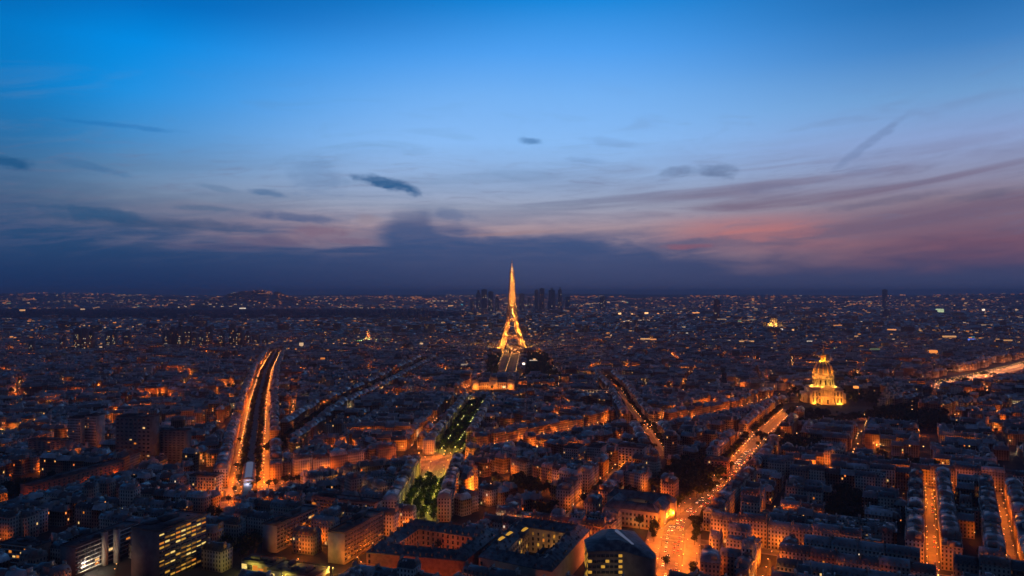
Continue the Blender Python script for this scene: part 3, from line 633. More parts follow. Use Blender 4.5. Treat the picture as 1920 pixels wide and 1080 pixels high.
# ------------------------------------------------------------------ raised railway with its station
def viaduct():
    pl = AV['viaduct'][0]
    T = empty('railway_viaduct', (pl[0][0], pl[0][1], 0), 0, 'raised iron railway running between two orange roadways into the distance', 'viaduct'); o = pl[0]
    P2 = [(x-o[0], y-o[1]) for x, y in pl]
    d = MB(); ribbon(d, P2, -4.2, 4.2, 7.5); ribbon(d, P2, -4.2, 4.2, 6.3)
    for s_ in (-4.2, 4.2): A = offset_poly(P2, s_); n = len(A); d.add([(x, y, 6.3) for x, y in A]+[(x, y, 8.6) for x, y in A], [(i, i+1, n+i+1, n+i) for i in range(n-1)])
    d.build('deck', M['concretedark'], T)
    for i, (x, y, a) in enumerate(along(P2, 26, 8)):
        if i >= 60: break
        p = MB(); p.box((x-sin(a)*3, y+cos(a)*3, 0), (1.2, 1.2, 6.3)); p.box((x+sin(a)*3, y-cos(a)*3, 0), (1.2, 1.2, 6.3)); p.box((x, y, 5.6), (1.3, 7.4, .7), rz=a); p.build('pier', M['concrete'], T)
    st = along(P2, 1.0); x, y, a = st[105]
    s = MB(); L = 78
    for i in range(9):
        t0, t1 = pi*i/9, pi*(i+1)/9
        q = [(sx*L/2, 7.5*cos(t), 8.6+5.2*sin(t)) for t in (t0, t1) for sx in (-1, 1)]
        s.add([(x+u*cos(a)-v*sin(a), y+u*sin(a)+v*cos(a), z) for u, v, z in q], [(0, 1, 3, 2)], mi=1 if 3 <= i <= 5 else 0)
    s.box((x, y, 7.4), (L, 15, 1.0), rz=a)
    for e in (-1, 1):
        s.box((x+e*cos(a)*L/2, y+e*sin(a)*L/2, 8.4), (.6, 14.4, 3.2), rz=a)
    s.build('station_hall', [M['zinc'], M['sky_glass']], T)
    for k in (-20, 0, 20): link('hall_light', lamp_data((.75, .75, 1), 2500), T, (x+cos(a)*(-L/2-6)+k*0, y+sin(a)*(-L/2-6), 11+k*.05))
viaduct()

# ------------------------------------------------------------------ office slabs and other special blocks (each lit or dark window is its own part)
def slab(label, cat, x, y, w, d, h, rz, wall, rows, cols, face, lit, wmat, name='office_block', winh=.55, winw=.7, roofbits=3, dark=True, z0=2.2, sill=None):
    """flat-roofed block, x,y base centre; FACE '-y','+x','-x' lists of fronts that carry windows"""
    T = empty(name, (x, y, 0), rz, label, cat)
    b = MB(); b.box((0, 0, 0), (w, d, h)); b.build('wall', wall, T)
    r = MB(); r.box((0, 0, h), (w+.5, d+.5, .35))
    for s_ in (-1, 1): r.box((s_*(w/2), 0, h+.35), (.4, d+.4, .8)); r.box((0, s_*(d/2), h+.35), (w-.5, .4, .8))
    R_ = random.Random(int(abs(x*7+y)))
    for k in range(roofbits): r.box((R_.uniform(-.35, .35)*w, R_.uniform(-.25, .25)*d, h+.35), (R_.uniform(2, .3*w), R_.uniform(2, .4*d), R_.uniform(1.2, 3.4)))
    for k in range(roofbits*3): r.box((R_.uniform(-.42, .42)*w, R_.uniform(-.35, .35)*d, h+.35), (R_.uniform(.6, 2), R_.uniform(.6, 2), R_.uniform(.5, 1.4)))
    r.build('roof', M['flat'], T)
    n = 0; fh = (h-z0-.8)/rows
    for f in face:
        span = w if f in ('-y', '+y') else d; cw = span/cols[f] if isinstance(cols, dict) else span/cols
        for i in range(rows):
            for j in range(int(round(span/cw))):
                on = R_.random() < lit(f, i, j)
                if (not on and not dark) or n >= 100: continue
                u = -span/2+cw*(j+.5); z = z0+fh*i+fh*(1-winh)/2; q = MB(); blind = 1 if not on else R_.choice([1, 1, .75, .55])
                if f == '-y': q.box((u, -d/2-.04, z), (cw*winw, .16, fh*winh*blind))
                elif f == '+y': q.box((u, d/2+.04, z), (cw*winw, .16, fh*winh*blind))
                elif f == '+x': q.box((w/2+.04, u, z), (.16, cw*winw, fh*winh*blind))
                else: q.box((-w/2-.04, u, z), (.16, cw*winw, fh*winh*blind))
                q.build('window', wmat(R_) if on else M['glass'], T); n += 1
    if sill is not None:
        for i in range(rows+1):
            q = MB(); z = z0+fh*i-.25
            for f in face:
                if f == '+x': q.box((w/2+.3, 0, z), (.6, d, .45))
                elif f == '-y': q.box((0, -d/2-.3, z), (w, .6, .45))
            q.build('balcony_band', sill, T)
    mark(x, y, w+6, d+6, rz); return T
yel = lambda R_: M[R_.choice(['win_yellow', 'win_yellow', 'win_yellow_dim', 'win_yellow_dim', 'win_yellow_bright', 'win_amber'])]
amb = lambda R_: M['win_amber'] if R_.random() < .6 else M['win_warm']
AS = radians(-20)
def cornered(px, py, h, w, d, rz):
    """centre of a block whose near right-hand top corner (+x,-y) is seen at photo pixel px,py"""
    X, Y = G(px, py, h); return X-(w/2*cos(rz)+d/2*sin(rz)), Y-(w/2*sin(rz)-d/2*cos(rz))
cx, cy_ = cornered(298, 998, 38, 26, 47, AS)
slab('tall dark office slab with rows of yellow lit windows at lower left', 'office block', cx, cy_, 26, 47, 38, AS, M['concretedark'], 11, {'+x': 9}, ['+x'], lambda f, i, j: .12 if i in (6, 2) else .8, yel, winw=.8, winh=.42)
cx, cy_ = cornered(646, 1001, 24, 15, 60, AS)
slab('long office slab with dim brown window bands, nearest the quadrangle', 'office block', cx, cy_, 15, 60, 24, AS, M['concrete'], 6, {'+x': 14}, ['+x'], lambda f, i, j: .07, amb, winw=.85, winh=.5, sill=M['concretedark'])
cx, cy_ = cornered(519, 986, 22, 14, 56, AS)
slab('office slab glowing orange at its foot between tall yellow slab and brown slab', 'office block', cx, cy_, 14, 56, 22, AS, M['concrete'], 6, {'+x': 13}, ['+x'], lambda f, i, j: .06, amb, winw=.8, winh=.5, sill=M['concretedark'])
X, Y = G(652, 938, 22)
slab('low connecting office wing behind the two parallel brown slabs', 'office block', X-2, Y+6, 66, 14, 22, AS, M['concrete'], 6, {'-y': 16}, ['-y'], lambda f, i, j: .05, amb, winw=.85, winh=.5, sill=M['concretedark'])
cx, cy_ = cornered(112, 1032, 22, 14, 62, radians(-16))
slab('apartment slab with pale horizontal balcony bands beside the tall yellow slab', 'apartment block', cx+8, cy_+6, 14, 62, 22, radians(-16), M['concretedark'], 6, {'+x': 14}, ['+x'], lambda f, i, j: .06, amb, name='apartment_block', winw=.9, winh=.6, sill=M['white'])
for (px, py), t in (((196, 997), 'slim pale stair tower left of the pair, beside the balcony slab'), ((219, 992), 'slim pale stair tower between its twin and the yellow slab')):
    X, Y = G(px, py, 26); LAMPS.append((X-4, Y-20, (1, .8, .55), 5200, 'the pale stair towers, added to brighten the balcony bands')); T = empty('stair_tower', (X, Y, 0), radians(-16), t, 'tower', 'white stair towers'); b = MB(); b.box((0, 0, 0), (3.4, 3.6, 26)); b.build('wall', M['concrete'], T)  # the pale lamp is added to brighten the balcony slab's white bands
    r = MB(); r.box((0, 0, 26), (3.8, 4, .5)); r.box((0, .4, 26.5), (1.8, 2, 1.4)); r.build('roof', M['flat'], T); mark(X, Y, 9, 14)
cx, cy_ = G(36, 1062)
slab('low block at the lower left corner with red-lit floors', 'apartment block', cx, cy_+8, 34, 14, 16, radians(-16), M['brick'], 4, {'-y': 9}, ['-y'], lambda f, i, j: .25, amb, name='apartment_block', sill=M['white'])
cx, cy_ = G(388, 938)
slab('pale corner block glowing orange at the near end of the railway', 'apartment block', cx-4, cy_+8, 28, 16, 24, radians(-10), M['stone'], 7, {'-y': 9, '+x': 5}, ['-y', '+x'], lambda f, i, j: .06, amb, name='apartment_block', winw=.4)
# long red front on the left
slab('long low red front lit from the street at far left', 'warehouse', -466, 806, 14, 118, 19, radians(-17), M['brick'], 5, {'+x': 20}, ['+x'], lambda f, i, j: .02, amb, name='warehouse', winw=.35)
# towers on the left
for (px, py, h, w, d, l, wl) in [(148, 848, 46, 18, 18, 'grey tower block, the left one of the pale pair', 'concrete'), (178, 846, 48, 16, 18, 'grey tower block with lit stair, right one of the pale pair', 'concrete'),
                             (258, 872, 60, 46, 18, 'broad dark tower slab with one pale edge', 'concretedark'), (322, 866, 40, 44, 15, 'lower dark apartment slab behind the broad dark tower', 'concretedark'), (95, 870, 30, 50, 14, 'long brown apartment slab on the far left', 'concretedark')]:
    X, Y = G(px, py); slab(l, 'tower block', X, Y, w, d, h, radians(-8), M[wl], 12, {'-y': 8}, ['-y'], lambda f, i, j: .05, amb, name='tower_block', winw=.5, winh=.4)
X, Y = G(291, 866); T = empty('stair_tower', (X, Y-1, 0), 0, 'tall narrow pale stair shaft on the broad dark tower', 'tower'); b = MB(); b.box((0, 0, 0), (3.6, 3, 50)); b.box((0, 0, 50), (4.2, 3.6, .6)); b.build('wall', M['white'], T)
# mid-centre slabs with orange sides
for (px, py, w, d, h, l) in [(1078, 884, 18, 26, 27, 'dark slab block, leftmost of the row with orange gable sides'), (1122, 884, 16, 26, 28, 'slab block in the middle of the row with orange gable sides'), (1188, 884, 30, 18, 28, 'wide slab block with bright orange right side behind the park'), (1350, 892, 26, 22, 17, 'red brick house lit orange at its foot beside the park')]:
    X, Y = G(px, py); slab(l, 'apartment block', X, Y+d/2, w, d, h, radians(-24), M['concrete'] if h > 20 else M['brick'], 8 if h > 20 else 5, {'-y': 7, '+x': 7}, ['-y', '+x'], lambda f, i, j: .05, amb, name='apartment_block', winw=.45)
    LAMPS.append((X+w*.75, Y+4, SOD, 5200, 'the row of slabs with orange sides'))
# curved grey office and its pale court
T = empty('curved_office', (0, 0, 0), 0, 'long gently curved grey office front right of the floodlit school', 'office block')
b = MB(); cp = [G(1000, 742), G(1050, 750), (133, 1545), (200, 1510)]; cp = [(52, 1600), (95, 1560), (140, 1535), (196, 1522)]
A, B = offset_poly(cp, 0), offset_poly(cp, 13); n = 4
b.add([(x, y, 0) for x, y in A+B]+[(x, y, 15) for x, y in A+B], [(i, i+1, 2*n+i+1, 2*n+i) for i in range(3)]+[(n+i+1, n+i, 3*n+i, 3*n+i+1) for i in range(3)]+[(0, 2*n, 3*n, n), (n-1, 2*n-1, 4*n-1, 3*n-1)]); b.build('wall', M['white'], T)
r = MB(); ribbon(r, cp, -.4, 13.4, 15.3, skirt=.6); r.build('roof', M['flat'], T)
for x, y, a in along(cp, 6.5, 3):
    for z in (2, 6.4, 10.6): q = MB(); q.box((x+sin(a)*.05, y-cos(a)*.05, z), (4.6, .2, 2.6), rz=a); q.build('window', M['win_amber'] if random.random() < .08 else M['glass'], T)
for x, y, a in along(cp, 5): mark(x-sin(a)*6, y+cos(a)*6, 8, 22, a)
for x, y, a in along(cp, 22, 6): LAMPS.append((x+sin(a)*9, y-cos(a)*9, (1, .7, .35), 3000, 'the curved grey office'))

def ring_block(name, label, cat, pts, depth, h, wall, lit, wmat, roofh=5.5, court=None, nwin=90, skip=()):
    """quadrangle: four hipped wings round a court; PTS = outer roof corners"""
    cx = sum(p[0] for p in pts)/4; cy0 = sum(p[1] for p in pts)/4
    T = empty(name, (cx, cy0, 0), 0, label, cat); O = [(p[0]-cx, p[1]-cy0) for p in pts]; R_ = random.Random(len(label))
    def inset(P_, t):
        out = []
        for i in range(4):
            p0, p1, p2 = P_[i-1], P_[i], P_[(i+1) % 4]
            def nrm(a, b): L = hypot(b[0]-a[0], b[1]-a[1]); return (-(b[1]-a[1])/L, (b[0]-a[0])/L)
            n1, n2 = nrm(p0, p1), nrm(p1, p2); k = t/(1+n1[0]*n2[0]+n1[1]*n2[1]); out.append((p1[0]+(n1[0]+n2[0])*k, p1[1]+(n1[1]+n2[1])*k))
        return out
    I = inset(O, depth); m_ = inset(O, depth/2); oe = inset(O, -.6); ie = inset(O, depth+.6)
    w = MB(); w.prism(O, 0, h, caps=False); w.prism(I, 0, h, caps=False); w.build('wall', wall, T)
    r = MB()
    for E, fl in ((oe, 0), (ie, 1)):
        v = [(x, y, h) for x, y in E]+[(x, y, h+roofh) for x, y in m_]; r.add(v, [(i, (i+1) % 4, 4+(i+1) % 4, 4+i) for i in range(4)])
        r.add([(x, y, h-.5) for x, y in E]+[(x, y, h) for x, y in E], [(i, (i+1) % 4, 4+(i+1) % 4, 4+i) for i in range(4)])
    for i in range(4):
        p, q = m_[i], m_[(i+1) % 4]
        for k in range(5):
            f = (k+.7)/5.5; r.box((p[0]+(q[0]-p[0])*f, p[1]+(q[1]-p[1])*f, h+roofh-1.2), (1.0, 2.6, 3.2), rz=atan2(q[1]-p[1], q[0]-p[0]))
    for i in range(4):
        for E, f0 in ((oe, .5), (ie, .5)):
            p, q, p2, q2 = E[i], E[(i+1) % 4], m_[i], m_[(i+1) % 4]; L = hypot(q[0]-p[0], q[1]-p[1])
            for k in range(int(L/5)):
                f = (k+.5)*5/L; f0 = R_.choice([.25, .3, .6]); x = (p[0]+(q[0]-p[0])*f)*(1-f0)+(p2[0]+(q2[0]-p2[0])*f)*f0; y = (p[1]+(q[1]-p[1])*f)*(1-f0)+(p2[1]+(q2[1]-p2[1])*f)*f0
                r.box((x, y, h+roofh*f0-.6), (1.5, 1.5, 2.0 if f0 < .5 else 1.0), rz=atan2(q[1]-p[1], q[0]-p[0]), top=.8)
    r.build('roof', M['zinc'], T)
    n = 0
    for L_, inner in ((I, True), (O, False)):
        for i in range(4):
            if (inner, i) in skip: continue
            p, q = L_[i], L_[(i+1) % 4]; L = hypot(q[0]-p[0], q[1]-p[1]); a = atan2(q[1]-p[1], q[0]-p[0])
            mx, my = (p[0]+q[0])/2+cx, (p[1]+q[1])/2+cy0; nx, ny = (sin(a), -cos(a)) if not inner else (-sin(a), cos(a))
            if nx*-mx+ny*-my < 0: continue                     # fronts turned away from the city side in view
            for j in range(int(L/4.6)):
                for k in range(int(h/4.2)):
                    if n >= nwin: continue
                    on = R_.random() < lit; f = (j+.5)*4.6/L; qd = MB()
                    qd.box((p[0]+(q[0]-p[0])*f+nx*.05, p[1]+(q[1]-p[1])*f+ny*.05, 1.6+4.2*k), (1.5, .2, 2.4), rz=a); qd.build('window', wmat(R_) if on else M['glass'], T); n += 1
    if court:
        for (u, v, c, p_) in court: link('court_lamp', lamp_data(c, p_), T, (u, v, 5))
    for u in np.linspace(0, 1, 24):
        for v in np.linspace(0, 1, 24):
            a = (pts[0][0]*(1-u)+pts[1][0]*u, pts[0][1]*(1-u)+pts[1][1]*u); b_ = (pts[3][0]*(1-u)+pts[2][0]*u, pts[3][1]*(1-u)+pts[2][1]*u)
            mark(a[0]*(1-v)+b_[0]*v, a[1]*(1-v)+b_[1]*v, 9, 9)
ring_block('courtyard_building', 'brick quadrangle with dark hipped roofs and a faintly red courtyard', 'barracks', [(-34, 542), (-108, 560), (-84, 634), (-12, 600)][::-1], 13, 18, M['brick'], .03, amb, court=[(-2, 4, (1, .26, .06), 7000), (12, -6, (1, .16, .05), 5000), (-14, -2, (1, .6, .25), 3500)])
ring_block('courtyard_building', 'grey quadrangle with steep roofs and yellow lit windows right of the brick one', 'ministry', [(27, 516), (-24, 545), (6, 632), (62, 606)][::-1], 14, 20, M['stone'], .26, yel, court=[(4, 2, (1, .42, .07), 6500), (14, 14, (1, .42, .07), 4500)])
slab('low flat-roofed wing with lit skylights filling the court of the grey quadrangle', 'wing', 24, 566, 16, 34, 12, radians(-26), M['concrete'], 3, {'-y': 4, '+x': 8}, ['-y', '+x'], lambda f, i, j: .4, yel, name='court_wing', roofbits=5)
for k, (u, v) in enumerate(((-2, 580), (10, 590), (-8, 568))):
    T = empty('rooftop_lantern', (u, v, 20), radians(-26), ['long lit glass roof lantern on the grey quadrangle, in the middle of three', 'lit glass roof lantern on the grey quadrangle, the farthest of three', 'lit glass roof lantern on the grey quadrangle, the nearest of three'][k], 'skylight', 'lit roof lanterns')
    q = MB(); q.box((0, 0, 0), (3.0, 9.6, 5.2)); q.build('kerb', M['zinc'], T); q = MB(); q.box((0, 0, 5.2), (2.4, 9, 1.3), top=.5); q.build('glazing', M['win_yellow'], T)
# H-shaped old hospital by the grove
T = empty('hospital', (118, 706, 0), radians(-24), 'old pale two-winged building with blue slate roofs left of the park', 'hospital')
w = MB(); rf = MB()
for c, sz in (((0, 12), (64, 13)), ((22, -6), (13, 30)), ((-18, -10), (13, 34)), ((2, -26), (46, 11))):
    w.box((c[0], c[1], 0), (*sz, 16)); L_, S_ = max(sz), min(sz)
    hw, hd = sz[0]/2+.5, sz[1]/2+.5; rx, ry = (hw-S_/2, 0) if sz[0] > sz[1] else (0, hd-S_/2); z1 = 16+.02*L_
    v = [(c[0]+sx*hw, c[1]+sy*hd, 16) for sx, sy in ((-1, -1), (1, -1), (1, 1), (-1, 1))]+[(c[0]-rx, c[1]-ry, 22+.02*c[0]), (c[0]+rx, c[1]+ry, 22+.02*c[0])]
    if rx: rf.add(v, [(0, 1, 5, 4), (2, 3, 4, 5)]); rf.add(v, [(1, 2, 5), (3, 0, 4)])
    else: rf.add(v, [(1, 2, 5, 4), (3, 0, 4, 5)]); rf.add(v, [(0, 1, 4), (2, 3, 5)])
w.build('wall', M['stone'], T); rf.build('roof', M['zinc'], T)
for (xa, xb, y) in ((-20, 24, -31.55),):
    for x in np.arange(xa, xb, 3.6):
        for z in (2, 6.4, 10.8): q = MB(); q.box((x, y, z), (1.4, .2, 2.2)); q.build('window', M['win_warm'] if random.random() < .06 else M['glass'], T)
for x, y, p_ in ((5, -12, 2600), (36, -14, 2600), (10, -38, 1600)): link('court_lamp', lamp_data((1, .52, .15), p_), T, (x, y, 6))
mark(118, 706, 70, 72, radians(-24))
# modern ship-shaped office
T = empty('glass_office', (74, 552, 0), 0, 'modern wedge-shaped office with sloping dark roof and glass ridge beside the plaza', 'office block')
O = [(-20, -14), (6, -14), (22, -30), (27, -24), (20, 30), (-4, 34), (-20, 10)]
w = MB(); w.prism(O, 0, 26); w.build('wall', M['concretedark'], T)
r = MB(); v = [(x*1.03, y*1.03, 26.3) for x, y in O]; t = [(x*.35+2, y*.55+2, 31.5) for x, y in O]; n = len(O); r.add(v+t, [(i, (i+1) % n, n+(i+1) % n, n+i) for i in range(n)]); r.add(t, [tuple(range(n))]); r.build('roof', M['zinc'], T)
q = MB(); q.bar((4, 14, 32.2), (12, -14, 30.5), 1.3); q.build('skylight', M['sky_glass'], T)
for i in range(6):
    for j in range(8):
        q = MB(); q.box((-18.4+3.1*j, -14.05, 2.4+3.9*i), (2.6, .2, 2.0)); q.build('window', M['win_yellow'] if (j == 7 or random.random() < .12) else M['glass'], T)
    for j in range(6):
        q = MB(); q.box((-20.05, -12+3.8*j, 2.4+3.9*i), (.2, 3.0, 2.2)); q.build('window', M['win_yellow'] if random.random() < .6 else M['glass'], T)
mark(76, 555, 56, 74)
slab('low flat hall washed by pale greenish light below the floodlit school', 'hall', -66, 1500, 58, 26, 9, 0, M['white'], 2, {'-y': 10}, ['-y'], lambda f, i, j: .2, yel, name='hall')
for x, y in ((-52, 1478), (-34, 1520), (-80, 1476)): LAMPS.append((x, y, (.65, 1, .8), 9000, 'the low flat hall'))
# yellow lit low sheds on the lower left
for (px, py, w_, d_, l) in [(495, 1050, 30, 14, 'low shed with brightly lit yellow front under the office slabs'), (560, 1066, 40, 20, 'flat-roofed yellow-lit hall at the bottom edge below the slabs')]:
    X, Y = G(px, py, 8); slab(l, 'hall', X, Y, w_, d_, 8, AS, M['concrete'], 1, {'-y': 6, '+x': 4}, ['-y', '+x'], lambda f, i, j: .9, yel, name='hall', winh=.6, winw=.9, z0=1.0)
    LAMPS.append((X+12, Y-14, (1, .66, .08), 9000, 'the yellow-lit hall')); LAMPS.append((X-8, Y-13, (.95, .72, .08), 7000, 'the yellow-lit hall')); LAMPS.append((X+24, Y+4, (1, .62, .08), 7000, 'the yellow-lit hall'))

# ------------------------------------------------------------------ far skyline: high towers, each its own object
def highrise(label, px, base_y, top_y, wpx, m_, group, lit=.25, cat='skyscraper', name='skyscraper', shape=0, Y=None):
    Y = Y or CAMZ*FPX/(base_y-HOR); X = (px-960)/FPX*Y; h = CAMZ-(top_y-HOR)/FPX*Y; w = wpx/FPX*Y
    T = empty(name, (X, Y, 0), random.uniform(-.3, .3), label, cat, group); b = MB()
    if shape == 0: b.box((0, 0, 0), (w, w*.7, h))
    elif shape == 1: b.box((0, 0, 0), (w, w*.8, h*.86)); b.box((0, 0, h*.86), (w*.7, w*.5, h*.14), top=.6)
    elif shape == 2: b.box((0, 0, 0), (w, w, h*.93), top=.82); b.box((w*.05, 0, h*.93), (w*.5, w*.5, h*.07), top=.1)
    else: b.lathe([(w*.5, 0), (w*.5, h*.92), (w*.42, h)], 14); b.add([(w*.42*cos(k*2*pi/14), w*.42*sin(k*2*pi/14), h) for k in range(14)], [tuple(range(14))])
    b.build('wall', m_, T)
    r = MB(); r.box((0, 0, h), (w*.45, w*.3, h*.02+2)); r.build('roof_plant', M['concretedark'], T)
    if shape != 3:
        rows = 9; wd = w/7
        for i in range(rows):
            for j in range(5):
                if random.random() < lit: q = MB(); k = (1 - .15*i/rows) if shape == 2 else 1; q.box(((-w/2+wd*(j+1.5))*k, -(w*(.7 if shape == 0 else .8 if shape == 1 else 1.0)/2)*k-.3, h*(.05+.085*i)), (wd*.6, .5, h*.025)); q.build('lit_floor', random.choice([M['win_amber'], M['win_warm'], M['win_white']]), T)
    return T
DEF = [(886, 561, 7, 0), (897, 545, 8, 1), (908, 543, 10, 0), (920, 547, 9, 0), (932, 556, 7, 1), (978, 551, 9, 0), (992, 558, 6, 0), (1006, 544, 8, 3), (1016, 541, 9, 0), (1034, 541, 13, 2), (1050, 540, 8, 2), (1064, 557, 9, 0)]
DL = ['leftmost low tower of the far business district', 'stepped tower left of the lattice tower in the business district', 'tallest box tower left of the lattice tower', 'broad tower just right of the tallest box tower', 'small stepped tower close left of the lattice tower', 'grey tower close right of the lattice tower', 'short tower between grey tower and round tower', 'round tower right of the lattice tower', 'pale topped tower beside the round tower', 'broad dark tapering tower of the far business district', 'slim dark pointed tower beside the broad tapering one', 'low tower at the right end of the far business district']
for (px, ty, wp, sh), l in zip(DEF, DL): highrise(l+' on the horizon' if len(l.split()) < 13 else l, px, 0, ty, wp*1.05, M['glasstower'], 'towers of the far business district', .12, shape=sh, Y=8300+random.uniform(-400, 700))
highrise('lone dark reddish tower standing above the far right roofs', 1344, 604, 562, 11, M['brick'], None, .10)
highrise('distant square tower on the right horizon', 1659, 0, 543, 8, M['tower'], None, .1, Y=9500)
LT = [(145, 660, 617), (160, 660, 616), (172, 659, 620), (204, 656, 622), (214, 655, 620), (238, 656, 622), (312, 655, 620), (324, 654, 614), (338, 654, 606), (352, 655, 612), (365, 655, 625), (378, 653, 622), (392, 655, 613), (416, 655, 622), (436, 654, 609), (450, 654, 616), (464, 655, 622), (480, 655, 630), (498, 654, 634), (118, 664, 634), (60, 668, 640), (1130, 586, 556), (1660, 600, 582)]
for i, (px, by, ty) in enumerate(LT):
    highrise('%s residential tower %s' % (random.choice(['grey', 'dark', 'brown']), ('%s from the left in the far left cluster above the roofs' % ordn(1+sorted(p[0] for p in LT[:21]).index(px))) if i < 21 else ('beyond the row of orange lamps' if i == 21 else 'standing alone beyond the domed church')), px, by, ty, random.uniform(9, 13), M['tower'], 'residential towers on the skyline', .3, 'tower block', 'tower_block', random.choice([0, 0, 1]))
    if by > 650: X, Y = G(px, by); mark(X, Y, 34, 34)

# ------------------------------------------------------------------ houses
WT = np.array([(.52, .45, .36), (.46, .41, .35), (.58, .53, .46), (.38, .32, .26), (.62, .60, .55), (.36, .25, .19)])
WN = ['buff', 'stone-grey', 'cream', 'brown', 'white', 'brick']
RT = np.array([(.28, .285, .295), (.11, .112, .12), (.52, .52, .52), (.04, .04, .042), (.20, .10, .07)])
RN = ['blue-grey zinc', 'slate', 'pale zinc', 'black bitumen', 'brown tile']
HOUSES = []                                  # x, y, angle, width, depth, height, wall i, roof i, type
def house(x, y, a, w, d, h, typ=0):
    if Y_ok(x, y) and free(x, y, w, d, a):
        mark(x, y, w, d, a); HOUSES.append((x, y, a, w, d, h, random.choice([0, 0, 1, 1, 2, 2, 3, 4, 5]), random.choice([0, 0, 0, 1, 1, 2, 3, 4]) if typ == 0 else random.choice([2, 3, 3]), typ)); return True
    return False
def Y_ok(x, y): return 455 < y and abs(x) < .70*y+90
# rows along the avenues first; on some streets the side towards the camera is low
LOWNEAR = {'cross': -1, 'slant': -1, 'bend': -1, 'rail': -1, 'diagonal': -1}
for key, v in AV.items():
    pl, fw, lined = v[0], v[2], v[10]
    if not lined: continue
    for sgn in (-1, 1):
        s = 3.0; L = plen(pl); pts = along(pl, 1.0)
        while s < L-14:
            w = random.uniform(15, 25); i = int(s+w/2)
            if i >= len(pts): break
            x, y, a = pts[i]; d = random.uniform(12, 14); o = sgn*(fw/2+d/2+.2)
            hh = random.uniform(16, 21)
            if key in LOWNEAR and sgn == LOWNEAR[key]: hh = random.uniform(8, 12)
            house(x-sin(a)*o, y+cos(a)*o, a, w-.3, d, hh, 0 if random.random() < .93 else 1)
            s += w
# street grids; each seed has its own street direction
SEEDS = [((-230, 620), -20), ((300, 690), -28), ((420, 720), -28), ((-430, 760), -15), ((40, 850), -46), ((-180, 860), -52), ((-180, 1150), -4), ((60, 1200), -40), ((330, 1250), -44), ((500, 1000), -28), ((-600, 900), -10), ((-430, 1300), 14), ((150, 620), -26), ((700, 1000), -25), ((-350, 1000), 10)]
for i in range(70):
    Y = 1300+2600*random.random()**.8; SEEDS.append(((random.uniform(-.72, .72)*Y, Y), random.uniform(-45, 45)))
SP = np.array([s[0] for s in SEEDS]); ANG = [radians(s[1]) for s in SEEDS]
LITSEED = [random.random() for _ in SEEDS]
YMAX = 3600.0
MINOR, LINE = [], {}
for si, ((sx, sy), _a) in enumerate(SEEDS):
    a = ANG[si]; R = 900; bw, bd = random.uniform(78, 120), random.uniform(50, 64); st = random.choice([12, 13, 16])
    for iu in range(-int(R/bw), int(R/bw)+1):
        for iv in range(-int(R/bd), int(R/bd)+1):
            u, v = iu*bw+random.uniform(-3, 3), iv*bd; x, y = sx+u*cos(a)-v*sin(a), sy+u*sin(a)+v*cos(a)
            if not (450 < y < YMAX and abs(x) < .72*y+100): continue
            if np.argmin(((SP-(x, y))**2).sum(1)) != si: continue
            far = y > 1700
            W2, D2 = bw-st, bd-st; hb = random.uniform(10.5, 19); d = 11.5
            modern = random.random() < .10; square = random.random() < .05
            put = lambda uu, vv, ww, dd, hh, ra=0.0, ty=0: house(x+uu*cos(a)-vv*sin(a), y+uu*sin(a)+vv*cos(a), a+ra, ww, dd, hh, ty)
            if square:
                for k in range(14): u_, v_ = random.uniform(-.45, .45)*W2, random.uniform(-.45, .45)*D2; TREES.append((x+u_*cos(a)-v_*sin(a), y+u_*sin(a)+v_*cos(a), random.uniform(.7, 1.1), True, 'in a small square'))
            for sg in (-1, 1):
                if square: break
                q = -W2/2; hr = hb+random.uniform(-2.5, 2.5)
                while q < W2/2-8:
                    w = min(random.uniform(18, 30) if far else random.uniform(12, 23), W2/2-q)
                    if w > 7: put(q+w/2, sg*(D2/2-d/2), w-.1, d, hr+random.uniform(-1.6, 1.6)+(random.uniform(4, 12) if random.random() < .04 else 0), 0, 1 if random.random() < (.6 if modern else .08) else 0)
                    q += w
                q = -D2/2+d
                while q < D2/2-d-6:
                    w = min(random.uniform(11, 20), D2/2-d-q)
                    if w > 6: put(sg*(W2/2-d/2), q+w/2, w-.1, d, hr+random.uniform(-1.6, 1.6), pi/2, 0 if random.random() < .9 else 1)
                    q += w
            iw, idp = W2-2*d, D2-2*d
            if not square and iw > 16 and idp > 9:
                ncol = int(iw/15)
                for k in range(ncol):
                    if random.random() < .28: continue
                    put(-iw/2+iw*(k+.5)/ncol+random.uniform(-2, 2), random.choice([-1, 1])*random.uniform(0, .12)*idp, random.uniform(7.5, 9.5), idp*random.uniform(.6, .98), random.uniform(6, 16), 0, random.choice([0, 0, 1]))
            if not far and random.random() < .5:
                tu, tv = random.uniform(-.3, .3)*iw, random.uniform(-.3, .3)*idp; TREES.append((x+tu*cos(a)-tv*sin(a), y+tu*sin(a)+tv*cos(a), random.uniform(.6, 1.0), True, 'in a courtyard'))
            # whole streets are lit or dark: one draw for each street line of this grid
            for (key_, pts_) in ((('u', si, iu), [(-bw/2, f*bd) for f in (-.33, 0, .33)]), (('v', si, iv), [(f*bw, -bd/2) for f in (-.4, -.13, .13, .4)])):
                if key_ not in LINE: LINE[key_] = random.choice([0, 0, 0, .6, 1.4, 2.6]) if random.random() < .52+.45*LITSEED[si]+(.2 if sx < -150 else 0) else 0
                for uu, vv in pts_:
                    if random.random() < (.8 if LINE[key_] else .07): MINOR.append((x+uu*cos(a)-vv*sin(a), y+uu*sin(a)+vv*cos(a), LINE[key_] or random.choice([.4, .8, 1.5])))
print('houses', len(HOUSES), 'minor lamps', len(MINOR), 'lamps', len(LAMPS), 'trees', len(TREES))
